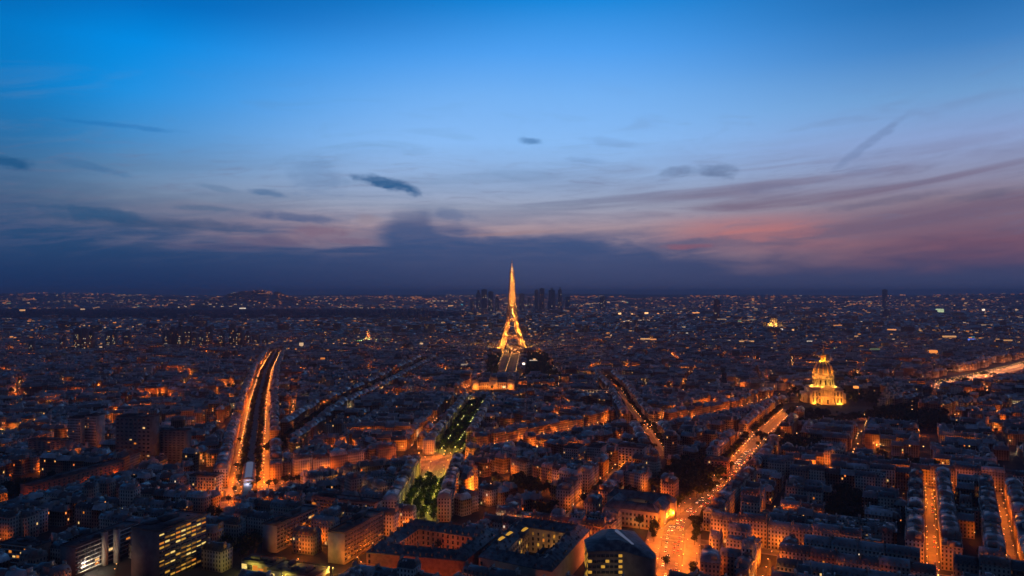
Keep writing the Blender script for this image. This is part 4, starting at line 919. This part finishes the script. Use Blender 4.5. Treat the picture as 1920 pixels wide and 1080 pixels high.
for x, y, k_ in MINOR:
    if not free(x, y, 3, 3): continue
    c = SOD if random.random() < .86 else (AMB if random.random() < .6 else (1, .75, .4))
    LAMPS.append((x, y, c, k_*random.choice([2200, 3600, 6000, 9500]), 'a side street'))

def shot(x, y, z=8, m_=30):
    px, py = proj(x, y, z); return -m_ < px < 1920+m_ and py < 1080+m_
# the 300 that show largest
HOUSES.sort(key=lambda h: (0 if shot(h[0], h[1], h[5], 0) else 1, -(max(h[3], h[4])*(h[5]+8))/(h[0]**2+h[1]**2)))
NH = 300
ANCH = [((-270, 575), 'the tall yellow-lit office slab'), ((-120, 610), 'the brown office slabs'), ((-60, 585), 'the brick quadrangle'), ((18, 575), 'the grey quadrangle'), ((80, 555), 'the wedge-shaped office, added to brighten it'), ((128, 605), 'the wide orange plaza'),
        ((235, 600), 'the lower cross street'), ((330, 590), 'the narrow orange street'), ((395, 590), 'the far right orange street'), ((-340, 590), 'the balcony-banded slab'), ((-466, 760), 'the long red front'), ((-262, 790), 'the railway end'),
        ((-87, 720), 'the green-lit avenue'), ((118, 706), 'the old hospital'), ((200, 800), 'the park by the boulevard'), ((310, 720), 'the narrow dark garden'), ((430, 800), 'the upper cross street')]
groups = {}
def house_thing(i, hs):
    x, y, a, w, d, h, wi, ri, typ = hs; R_ = random.Random(i)
    k = min(range(len(ANCH)), key=lambda q: hypot(ANCH[q][0][0]-x, ANCH[q][0][1]-y)); groups.setdefault(k, []).append((hypot(ANCH[k][0][0]-x, ANCH[k][0][1]-y), i))
    T = empty('house', (x, y, 0), a, None, 'house', 'houses of the near streets')
    wt = WT[wi]*R_.uniform(.8, 1.1); rt = RT[ri]*R_.uniform(.8, 1.2)
    b = MB(); b.box((0, 0, 0), (w, d, h), wt)
    b.box((0, 0, h), (w+.1, d+.9, .45), wt*.9)
    b.build('wall', M['wall'], T)
    r = MB(); hw, hd = w/2, d/2+.2; nch = 0
    if typ == 0:
        def ring(z, ix, iy): return [(-hw+ix, -hd+iy, z), (hw-ix, -hd+iy, z), (hw-ix, hd-iy, z), (-hw+ix, hd-iy, z)]
        iy = 1.7; v = ring(h+.45, 0, 0)+ring(h+3.6, .1, iy)+ring(h+5.0, .2, hd-.15)
        r.add(v, [(j+k_*4, (j+1) % 4+k_*4, (j+1) % 4+k_*4+4, j+k_*4+4) for k_ in (0, 1) for j in range(4)]+[(8, 9, 10, 11)], rt)
        nd = max(2, int(w/3.4))
        for j in range(nd):
            for s_ in (-1, 1): r.box((-hw+w*(j+.5)/nd, s_*(hd-.95), h+.9), (1.3, 1.3, 2.1), rt*.75)
        for j in range(R_.randint(1, 4)): r.box((R_.uniform(-.4, .4)*w, R_.uniform(-.25, .25)*d, h+3.7), (R_.uniform(.6, 1.4), R_.uniform(.6, 1.6), R_.uniform(.7, 1.6)), RT[2]*1.3)
    else:
        r.box((0, 0, h+.45), (w, d+.4, .2), rt)
        for s_ in (-1, 1): r.box((s_*(w/2-.15), 0, h+.65), (.3, d+.4, .7), wt*.8); r.box((0, s_*(d/2+.05), h+.65), (w-.6, .3, .7), wt*.8)
        for j in range(R_.randint(2, 5)): r.box((R_.uniform(-.35, .35)*w, R_.uniform(-.3, .3)*d, h+.65), (R_.uniform(1.5, 4), R_.uniform(1.5, 4), R_.uniform(1, 2.8)), RT[2])
    r.build('roof', M['roof'], T)
    for s_ in ((-1, 1) if typ == 0 else (R_.choice([-1, 1]),)):
        if R_.random() < .15 and typ == 0: continue
        c = MB(); L = d*R_.uniform(.25, .5); yy = R_.uniform(-.2, .2)*d; z0 = h+2.2 if typ == 0 else h+.6
        c.box((s_*(w/2-.45), yy, z0), (.8, L, 4.2), (.26, .17, .13) if R_.random() < .5 else (.36, .33, .29))
        for j in range(int(L/.8)): c.box((s_*(w/2-.45), yy-L/2+.5+.8*j, z0+4.2), (.35, .35, .8), (.34, .16, .09))
        c.build('chimney', M['roof'], T); nch += 1
    nl = R_.choice([0, 0, 1, 1, 2, 3])
    for j in range(nl):
        q = MB(); s_ = -1 if R_.random() < .75 else 1; col = R_.randint(0, max(0, int(w/2.7)-1)); fl = R_.randint(0, max(0, int(h/3.2)-1))
        q.box((-w/2+1.4+2.7*col, s_*(d/2+.02), 3.2*fl+.8), (1.2, .12, 1.9)); q.build('window', R_.choice([M['win_warm'], M['win_amber'], M['win_warm'], M['win_white']]), T)
    T['_t'] = '%s-storey %s house, %s %s roof' % (NUM[min(12, max(2, round(h/3.1)))], WN[wi], RN[ri], 'mansard' if typ == 0 else 'flat'); return T
HT = [house_thing(i, h) for i, h in enumerate(HOUSES[:NH])]
for k, lst in groups.items():
    for n_, (dd, i) in enumerate(sorted(lst), 1): HT[i]['label'] = HT[i]['_t']+', %s nearest %s' % (ordn(n_), ANCH[k][1]); del HT[i]['_t']
for t_ in HT:
    if '_t' in t_.keys(): del t_['_t']

def bake_houses(lst, name, wallmat, chim=True):
    A = np.array([h[:6] for h in lst]); wi = np.array([h[6] for h in lst]); ri = np.array([h[7] for h in lst]); ty = np.array([h[8] for h in lst]); K = len(A)
    ca, sa = np.cos(A[:, 2]), np.sin(A[:, 2]); w, d, h = A[:, 3], A[:, 4], A[:, 5]
    wt = WT[wi]*rng.uniform(.75, 1.1, (K, 1)); rt = RT[ri]*rng.uniform(.75, 1.25, (K, 1)); mb = MB()
    def place(px, py, pz, faces, t, mi, sel=slice(None)):
        X = A[sel, 0, None]+px*ca[sel, None]-py*sa[sel, None]; Y = A[sel, 1, None]+px*sa[sel, None]+py*ca[sel, None]
        mb.inst(np.stack([X, Y, pz], 2), faces, t, mi)
    def ring(ix, iy, z, sel):
        hw, hd = w[sel]/2-ix, d[sel]/2-iy; o = np.ones_like(hw)
        return np.stack([-hw, hw, hw, -hw], 1), np.stack([-hd, -hd, hd, hd], 1), np.repeat((z*o)[:, None], 4, 1)
    side = lambda k: [(j+4*k, (j+1) % 4+4*k, (j+1) % 4+4*k+4, j+4*k+4) for j in range(4)]
    for typ in (0, 1):
        sel = np.where(ty == typ)[0]
        if not len(sel): continue
        H = h[sel]; cat = lambda *r_: [np.concatenate(c, 1) for c in zip(*r_)]
        if typ == 0:
            rs = cat(ring(0, 0, H*0, sel), ring(0, 0, H, sel), ring(-.2, -.45, H, sel), ring(-.2, -.45, H+.5, sel), ring(.1, .0, H+.5, sel), ring(.2, 1.7, H+3.6, sel), ring(.3, d[sel]/2-.15, H+5.0, sel))
            faces = sum([side(k) for k in range(6)], [])+[(24, 25, 26, 27)]; mi = [0]*12+[1]*13
            tt = np.concatenate([np.repeat(wt[sel][:, None], 12, 1), np.repeat(rt[sel][:, None], 13, 1)], 1)
        else:
            rs = cat(ring(0, 0, H*0, sel), ring(0, 0, H+.9, sel), ring(.3, .3, H+.9, sel), ring(.3, .3, H+.1, sel))
            faces = sum([side(k) for k in range(3)], [])+[(12, 13, 14, 15)]; mi = [0]*4+[1]*9
            tt = np.concatenate([np.repeat(wt[sel][:, None], 4, 1), np.repeat(rt[sel][:, None], 9, 1)], 1)
        place(*rs, faces, tt, mi, sel)
        if chim:
            for s_ in (-1, 1, 0):
                k = len(sel); bx = np.array([-1, 1, 1, -1]*2); by = np.array([-1, -1, 1, 1]*2)
                if s_ == 0: L = rng.uniform(1.0, 3.0, k)*.6; ww = rng.uniform(.6, 2.2, k); ctr = rng.uniform(-.35, .35, k)*w[sel]; yo = rng.uniform(-.15, .15, k)*d[sel]; zz = rng.uniform(4.6, 6.6, k) if typ == 0 else rng.uniform(1.5, 3.2, k)
                else: L = d[sel]*rng.uniform(.12, .25, k); ww = np.full(k, .4); ctr = s_*(w[sel]/2-.5); yo = rng.uniform(-.2, .2, k)*d[sel]; zz = rng.uniform(5, 7.2, k) if typ == 0 else rng.uniform(.2, 3, k)
                px = ctr[:, None]+bx*ww[:, None]; py = yo[:, None]+by*L[:, None]; pz = np.concatenate([np.repeat((H+.2)[:, None], 4, 1), np.repeat((H+zz)[:, None], 4, 1)], 1)
                place(px, py, pz, side(0)+[(4, 5, 6, 7)], (.46, .38, .32) if s_ else (.34, .34, .35), [1]*5, sel)
    return tag(mb.build(name, [wallmat, M['roof']]), kind='stuff')
mid = [h for h in HOUSES[NH:] if h[1] < 1700]; farh = [h for h in HOUSES[NH:] if h[1] >= 1700]
bake_houses(mid, 'city_houses', M['wall_lit']); bake_houses(farh, 'farther_city_houses', M['wall_far'], True)
# beyond the raster: blocks out to the hills, coarser with distance
def far_city():
    lst = []
    for i in range(15000):
        y = 3500+(1/(1/1.0-random.random()*.86)-1)*1700 if False else 3500*((16500/3500)**random.random()); x = random.uniform(-.73, .73)*y
        px, py = proj(x, y)
        if 3900 < y < 4790 and 1425 < px < 1475: continue
        if 5500 < y < 9300 and px < 860 + 60*sin(y*.002) and y > 5700: continue                  # wood on the left
        z = hill_height(x, y) if y > 8200 else 0
        f = y/3500; a = .6*sin(x*.0011+1)+.6*cos(y*.0008); 
        lst.append((x, y, a+random.choice([0, pi/2]), random.uniform(22, 60)*min(f, 2.2), random.uniform(12, 16)*min(f, 2), random.uniform(13, 26)+z+(random.uniform(10, 35) if random.random() < .04 else 0), random.choice([0, 1, 2, 3, 4]), random.choice([0, 1, 2]), 0))
    bake_houses(lst, 'distant_city', M['wall_far'], False)
far_city()

# ------------------------------------------------------------------ wood on the far left
def leaves_at(c, n, R, size):
    v = rng.normal(size=(n, 3)); v /= np.linalg.norm(v, axis=1)[:, None]; P = v*rng.uniform(.35, 1, (n, 1))**.6*np.array(R)+c
    return P, size*rng.uniform(.6, 1.3, n)
def quads_from(P, S):
    n = len(P); a = rng.normal(size=(n, 3)); a /= np.linalg.norm(a, axis=1)[:, None]; b = np.cross(a, rng.normal(size=(n, 3))); b /= np.linalg.norm(b, axis=1)[:, None]
    a *= S[:, None]; b *= S[:, None]; return np.stack([P-a-b, P+a-b, P+a+b, P-a+b], 1)
fo = MB(); K = 9000; yy = rng.uniform(5650, 9300, K); xx = rng.uniform(-.74, 0, K)*yy; keep = (960+xx/yy*FPX) < 870+40*np.sin(yy*.01); xx, yy = xx[keep], yy[keep]
P = np.stack([xx, yy, rng.uniform(4, 15, len(xx))], 1); S = rng.uniform(9, 20, len(xx)); Q = quads_from(P, S); Q[..., 2] = np.clip((Q[..., 2]-P[:, None, 2])*.55+P[:, None, 2], 0, 26)
fo.add(Q.reshape(-1, 3), np.arange(len(Q)*4).reshape(-1, 4)); tag(fo.build('wood', M['forest']), kind='stuff')

# ------------------------------------------------------------------ trees
def crown_template(seed, n, size, clumps=11):
    R_ = np.random.default_rng(seed); cl = []
    for i in range(clumps):
        v = R_.normal(size=3); v /= np.linalg.norm(v); cl.append(v*R_.uniform(.3, .8)*np.array((3.6, 3.6, 3.2))+np.array((0, 0, 8.2)))
    P = np.array([cl[R_.integers(clumps)]+R_.normal(size=3)*np.array((1.0, 1.0, .9)) for i in range(n)]); S = size*R_.uniform(.6, 1.3, n); return quads_from(P, S)
def trunk_mesh(seed):
    R_ = random.Random(seed); t = MB(); t.bar((0, 0, 0), (0, 0, 5.2), .32, n=6, r2=.2)
    for k in range(4): a = k*pi/2+R_.uniform(0, 1); t.bar((0, 0, 4.2+.3*k), (2*cos(a), 2*sin(a), 8.2), .16, n=5, r2=.06)
    return t.mesh('trunk', M['bark'])
CRm, TRm = [], []
for k in range(5):
    q = crown_template(k, 240, .5); m_ = MB(); m_.add(q.reshape(-1, 3), np.arange(len(q)*4).reshape(-1, 4)); CRm.append((m_.mesh('crown', M['leaf']), None)); m2 = MB(); m2.add(q.reshape(-1, 3), np.arange(len(q)*4).reshape(-1, 4)); CRm[-1] = (CRm[-1][0], m2.mesh('crown', M['leafdark'])); TRm.append(trunk_mesh(k))
TREES = [t for t in TREES if not (abs(t[0]+5) < 33 and 1800 < t[1] < 2700) and not (abs(t[0]+90) < 26 and 838 < t[1] < 990)]
TREES = [t for t in TREES if shot(t[0], t[1], 8, 60)]
TREES.sort(key=lambda t: t[1]); cnt = {}
proto = empty('tree', (0, 0, 0), 0, '-', 'tree', 'street and park trees'); pt = link('trunk', TRm[0], proto); pc = link('crown', CRm[0][0], proto)
TLK = ['lowest', 'tall', 'broad', 'small', 'round']
for i, (x, y, s, dark, txt) in enumerate(TREES[:300]):
    if i == 0: T, t_, c_ = proto, pt, pc
    else:
        T = proto.copy(); COL.objects.link(T); t_ = pt.copy(); COL.objects.link(t_); t_.parent = T; c_ = pc.copy(); COL.objects.link(c_); c_.parent = T
    k = random.randrange(5); T.location = (x, y, 0); T.scale = (s, s, s*random.uniform(.9, 1.1)); T.rotation_euler = (0, 0, random.uniform(0, 6.28)); t_.data = TRm[k]; c_.data = CRm[k][1 if dark else 0]
    cnt[txt] = cnt.get(txt, 0)+1
    T['label'] = '%s tree %s, %s nearest' % ('dark' if dark else 'green', txt, ordn(cnt[txt]))
far_t = {True: [], False: []}
for t_ in TREES[300:]: far_t[t_[3]].append(t_)
for dk, nm, m_ in ((True, 'farther_trees', M['leafdark']), (False, 'farther_avenue_trees', M['leaf'])):
    lst = far_t[dk]
    if not lst: continue
    tm = [crown_template(50+k, 90, .85) for k in range(4)]; mb = MB(); tk = MB()
    for k in range(4):
        s_ = np.array([t_[:3] for t_ in lst[k::4]])
        if not len(s_): continue
        q = tm[k].reshape(-1, 3); an = rng.uniform(0, 6.28, len(s_))[:, None]
        X = q[:, 0]*np.cos(an)-q[:, 1]*np.sin(an); Yv = q[:, 0]*np.sin(an)+q[:, 1]*np.cos(an); sc = s_[:, 2, None]
        Pp = np.stack([X*sc+s_[:, 0, None], Yv*sc+s_[:, 1, None], q[:, 2]*sc], 2); mb.inst(Pp, np.arange(len(q)).reshape(-1, 4), (.1, .1, .1), [0]*(len(q)//4))
        for t_ in s_: mb.bar((t_[0], t_[1], 0), (t_[0], t_[1], 6*t_[2]), .3, mi=1)
    tag(mb.build(nm, [m_, M['bark']]), kind='stuff')

# ------------------------------------------------------------------ street lamps
def lamp_meshes():
    p = MB(); p.bar((0, 0, 0), (0, 0, 7.6), .13, n=6, r2=.08); p.bar((0, 0, 0), (0, 0, .9), .24, n=6, r2=.18); p.bar((0, 0, 7.5), (1.0, 0, 8.0), .06, n=4)
    l = MB(); l.lathe([(.10, .30), (.34, .26), (.42, .05), (.40, 0), (.30, 0)], 8, (1.0, 0, 7.75))
    g_ = MB(); g_.lathe([(.29, 0), (.26, -.22), (.12, -.34), (.01, -.36)], 8, (1.0, 0, 7.75))
    return p.mesh('pole', M['pole']), l.mesh('hood', M['pole']), g_.mesh('lantern', M['lamp']), g_.mesh('lantern', M['lampgreen'])
LM = lamp_meshes()
LAMPS.sort(key=lambda l: (0 if shot(l[0], l[1], 4, 0) else 1, l[1])); cnt = {}
proto = empty('street_lamp', (0, 0, 0), 0, '-', 'street lamp', 'street lamps'); kids = [link(n_, LM[j], proto) for j, n_ in enumerate(('pole', 'hood', 'lantern'))]
rest = []
for i, (x, y, c, p, txt) in enumerate(LAMPS):
    p = float('%.1g' % p)
    if i < 300:
        if i == 0: T, kk = proto, kids
        else:
            T = proto.copy(); COL.objects.link(T); kk = []
            for q in kids: e = q.copy(); COL.objects.link(e); e.parent = T; kk.append(e)
        T.location = (x, y, 0.0); T.rotation_euler = (0, 0, random.uniform(0, 6.28)); kk[2].data = LM[3 if c == GRN else 2]
        cnt[txt] = cnt.get(txt, 0)+1
        T['label'] = '%s street lamp %s %s, %s nearest the camera' % ('yellow-green' if c == GRN else 'orange', 'in' if 'side' in txt else 'on' if 'street' in txt or 'avenue' in txt or 'boulevard' in txt or 'road' in txt else 'by', txt, ordn(cnt[txt]))
        lo_ = link('lamp_light', lamp_data(c, p), T, (1.0, 0, 7.0))
    else: rest.append((x, y, c, p))
mb = MB()
for x, y, c, p in rest:
    mb.bar((x, y, 0), (x, y, 7.6), .12, n=4, mi=0); mb.box((x, y, 7.6), (.7, .7, .25), mi=0); mb.box((x, y, 7.1), (.5, .5, .5), mi=1, t=tuple(np.array((1, .50, .16) if c != GRN else (.95, .9, .3))*12))
S_ = tag(mb.build('farther_street_lamps', [M['pole'], M['far_light']]), kind='stuff')
for x, y, c, p in rest: link('lamp_light', lamp_data(c, p), S_, (x, y, 6.9))
print('lights', len(LAMPS))

# ------------------------------------------------------------------ distant lights: lamps, lit halls and floodlit fronts out to the hills
dl = MB()
def glow(x, y, z, w, h, col, k):
    dl.box((x, y, z), (w, min(w, h*2), h), t=tuple(np.array(col)*k))
CO = [(1, .30, .06), (1, .36, .10), (1, .48, .18), (1, .62, .34), (1, .8, .6), (.75, .9, .5)]
def far_ok(x, y):
    px, py = proj(x, y); return abs(x) < .72*y and not (5600 < y < 9300 and px < 865) and 2400 < y < 18500
for i in range(520):                                            # streets seen as strings of lamps
    y0 = 2450*((16500/2450)**(random.random()**.8)); x0 = random.uniform(-.71, .71)*y0; a = random.choice([.1, .5, 1.2, 2.0, 2.6])+random.uniform(-.2, .2); k = random.choice([.12, .2, .3, .5, .8]); c = random.choice(CO[:3]+CO[:2]+[CO[3]])
    step = random.uniform(28, 60)*max(1, y0/5000)
    for j in range(random.randint(4, 20)):
        x, y = x0+cos(a)*step*j, y0+sin(a)*step*j
        if not far_ok(x, y) or random.random() < .25: continue
        sc = y/FPX; glow(x, y, (hill_height(x, y) if y > 8200 else 0)+random.uniform(12, 24), random.choice([1.2, 1.8, 3, 4.5])*sc, random.uniform(.8, 1.6)*sc, c, k*random.uniform(.5, 1.5))
for i in range(6000):
    y = 2450*((17500/2450)**(random.random()**.85)); x = random.uniform(-.71, .71)*y
    den = .45+.5*sin(x*.0023+1.3)*cos(y*.0017)+.4*sin(x*.006+y*.004)*sin(x*.0031-y*.0052+1)
    if random.random() > den or not far_ok(x, y): continue
    sc = y/FPX; glow(x, y, (hill_height(x, y) if y > 8200 else 0)+random.uniform(12, 28), random.choice([1.2, 1.6, 2.4, 4, 6])*sc, random.uniform(.9, 1.7)*sc, random.choice(CO[:4] if random.random() < .93 else CO), random.choice([.06, .1, .18, .35, .7])*random.uniform(.6, 1.3))
SP_ = [(1162, 592, 5, 4, 2, 2.2), (1185, 593, 4, 3, 2, 1.4), (1212, 591, 7, 4, 2, 2.0), (1234, 592, 4, 3, 1, 1.2), (1272, 592, 4, 2, 1, .7), (1305, 591, 13, 4, 1, 1.5), (1306, 579, 5, 3, 1, 1.2), (1762, 585, 11, 9, 5, .7), (1844, 584, 4, 5, 4, 1.6), (1906, 585, 4, 4, 3, 1.0),
       (565, 656, 7, 9, 3, .6), (982, 697, 5, 4, 4, 3), (1002, 688, 5, 4, 2, .9), (945, 746, 6, 3, 5, 1.2), (1465, 625, 5, 4, 4, 1.0), (1490, 626, 9, 4, 2, .9), (1518, 650, 10, 3, 4, .5), (1575, 617, 26, 3, 1, .6), (1672, 626, 16, 4, 1, .9), (1750, 671, 12, 7, 0, .9), (1605, 746, 8, 6, 0, 1.2),
       (1038, 617, 20, 2, 3, .35), (1280, 633, 22, 2, 4, .6), (1345, 604, 36, 2, 3, .35), (1400, 650, 30, 3, 2, .6), (845, 576, 10, 3, 2, 1.0), (455, 581, 12, 3, 4, .9), (42, 585, 8, 4, 2, .9), (155, 583, 7, 3, 3, .7), (1140, 633, 6, 4, 1, .5), (1210, 645, 20, 3, 2, .7), (1225, 646, 12, 3, 1, .8), (605, 686, 8, 4, 0, .6), (1000, 690, 16, 2, 4, .5), (610, 632, 4, 4, 2, .4), (790, 655, 6, 5, 3, .6), (870, 699, 12, 3, 4, .3),
       (1850, 616, 20, 3, 3, .3), (1780, 640, 26, 4, 2, .6), (1890, 648, 16, 3, 2, .5), (1410, 605, 14, 2, 4, .3), (1838, 562, 40, 3, 1, .4), (1560, 556, 60, 3, 1, .18), (1120, 555, 110, 3, 0, .25), (1330, 555, 90, 3, 0, .3), (1450, 556, 50, 3, 0, .25), (760, 557, 90, 2, 1, .25), (440, 549, 20, 2, 4, .12), (240, 553, 60, 2, 3, .15)]
for px, py, w, h, ci, k in SP_:
    Y = CAMZ*FPX/(py+h/2-HOR) if py > 562 else 12500; X = (px-960)/FPX*Y; s = Y/FPX; z = max(0, CAMZ-(py+h/2-HOR)*s)
    if py <= 562:
        for j in range(max(2, int(w/5))): glow(X+(random.random()-.5)*w*s, Y+random.uniform(-300, 300), z+random.uniform(-10, 14), 3.5*s, random.uniform(1, 1.8)*s, CO[ci], k*random.uniform(.8, 2))
    else:
        glow(X, Y, z+22, w*s*.9, h*s*.7, CO[ci], k*1.2); 
for px, py, w, h, c, k in ((1858, 592, 8, 3, (.3, .3, 1), 1.0), (1822, 646, 14, 5, (.15, .25, 1), .9), (1824, 641, 8, 2, (.1, .5, .6), .5), (866, 573, 4, 4, (.2, .8, .9), .6), (1640, 666, 22, 5, (.35, .45, .25), .25)):
    Y = CAMZ*FPX/(py+h/2-HOR); s = Y/FPX; glow((px-960)/FPX*Y, Y, 22, w*s*.8, h*s*.6, c, k)
tag(dl.build('distant_lights', M['far_light']), kind='stuff')

# ------------------------------------------------------------------ cars
def car_proto():
    T = empty('car', (0, 0, 0), 0, '-', 'car', 'cars on the lit avenues')
    pf = [(-2.1, .35), (2.1, .35), (2.15, .75), (1.2, .95), (-2.0, 1.0), (-2.15, .7)]
    b = MB(); n = len(pf); v = [(x, sy*.88, z) for sy in (-1, 1) for x, z in pf]; b.add(v, [(i, (i+1) % n, n+(i+1) % n, n+i) for i in range(n)]); b.add(v, [tuple(range(n)), tuple(range(2*n-1, n-1, -1))])
    for x in (-1.3, 1.3):
        for sy in (-.8, .8): b.bar((x, sy-.1, .33), (x, sy+.1, .33), .33, n=8)
    b.box((-.35, 0, 1.42), (1.7, 1.3, .05)); bo = b.build('body', M['carwhite'], T)
    g_ = MB(); g_.box((-.35, 0, .97), (2.6, 1.6, .46), top=.72); g_.build('cabin_glass', M['glass'], T)
    for sy in (-.6, .6):
        h_ = MB(); h_.box((2.12, sy, .6), (.16, .36, .2)); h_.build('headlight', M['headlight'], T); t_ = MB(); t_.box((-2.13, sy, .68), (.14, .36, .18)); t_.build('taillight', M['taillight'], T)
    return T
CP = car_proto(); ck = list(CP.children); nc = 0; cnt = {}
PAINT = ['white', 'black', 'grey', 'red', 'blue']; BODY = {}
for c in PAINT:
    m_ = ck[0].data.copy(); m_.materials.clear(); m_.materials.append(M['car'+c]); BODY[c] = m_
def put_car(x, y, a, txt):
    global nc
    if nc == 0: T, kk = CP, ck
    else:
        T = CP.copy(); COL.objects.link(T); kk = []
        for q in ck: e = q.copy(); COL.objects.link(e); e.parent = T; kk.append(e)
    c = random.choice(PAINT); kk[0].data = BODY[c]; T.location = (x, y, .16); T.rotation_euler = (0, 0, a); nc += 1; cnt[txt] = cnt.get(txt, 0)+1
    T['label'] = '%s car on %s, %s nearest the camera' % (c, txt, ordn(cnt[txt]))
for key, step, lanes, maxn in (('dome', 11, (-5, -2, 2, 5), 90), ('viaduct', 19, (-12.5, -10, 10, 12.5), 70), ('quay', 10, (-10, -6, -2.5, 2.5, 6, 10), 110), ('lane', 14, (-2,), 14)):
    pts = []
    for off in lanes:
        for x, y, a in along(AV[key][0], step, random.uniform(0, step)):
            if random.random() < .5: pts.append((x-sin(a)*off, y+cos(a)*off, a if off < 0 else a+pi))
    pts.sort(key=lambda p: p[1])
    for x, y, a in pts[:maxn]: put_car(x, y, a, AV[key][9])

# ------------------------------------------------------------------ haze: one closed box of even thin air
hz = MB(); hz.add([(sx*37000, y, z) for z in (-1.0, 346.0) for sx, y in ((-1, -4000), (1, -4000), (1, 35500), (-1, 35500))], [(0, 1, 5, 4), (1, 2, 6, 5), (2, 3, 7, 6), (3, 0, 4, 7), (4, 5, 6, 7), (3, 2, 1, 0)])
m_, N, o_ = mat('evening_air'); pv = N.n.new('ShaderNodeVolumePrincipled'); pv.inputs['Color'].default_value = (.56, .70, .98, 1); pv.inputs['Density'].default_value = 6.3e-5; pv.inputs['Anisotropy'].default_value = 0.0
N.l.new(pv.outputs[0], o_.inputs['Volume']); m_.cycles.volume_sampling = 'EQUIANGULAR' if False else 'MULTIPLE_IMPORTANCE'
tag(hz.build('haze', m_), kind='stuff')
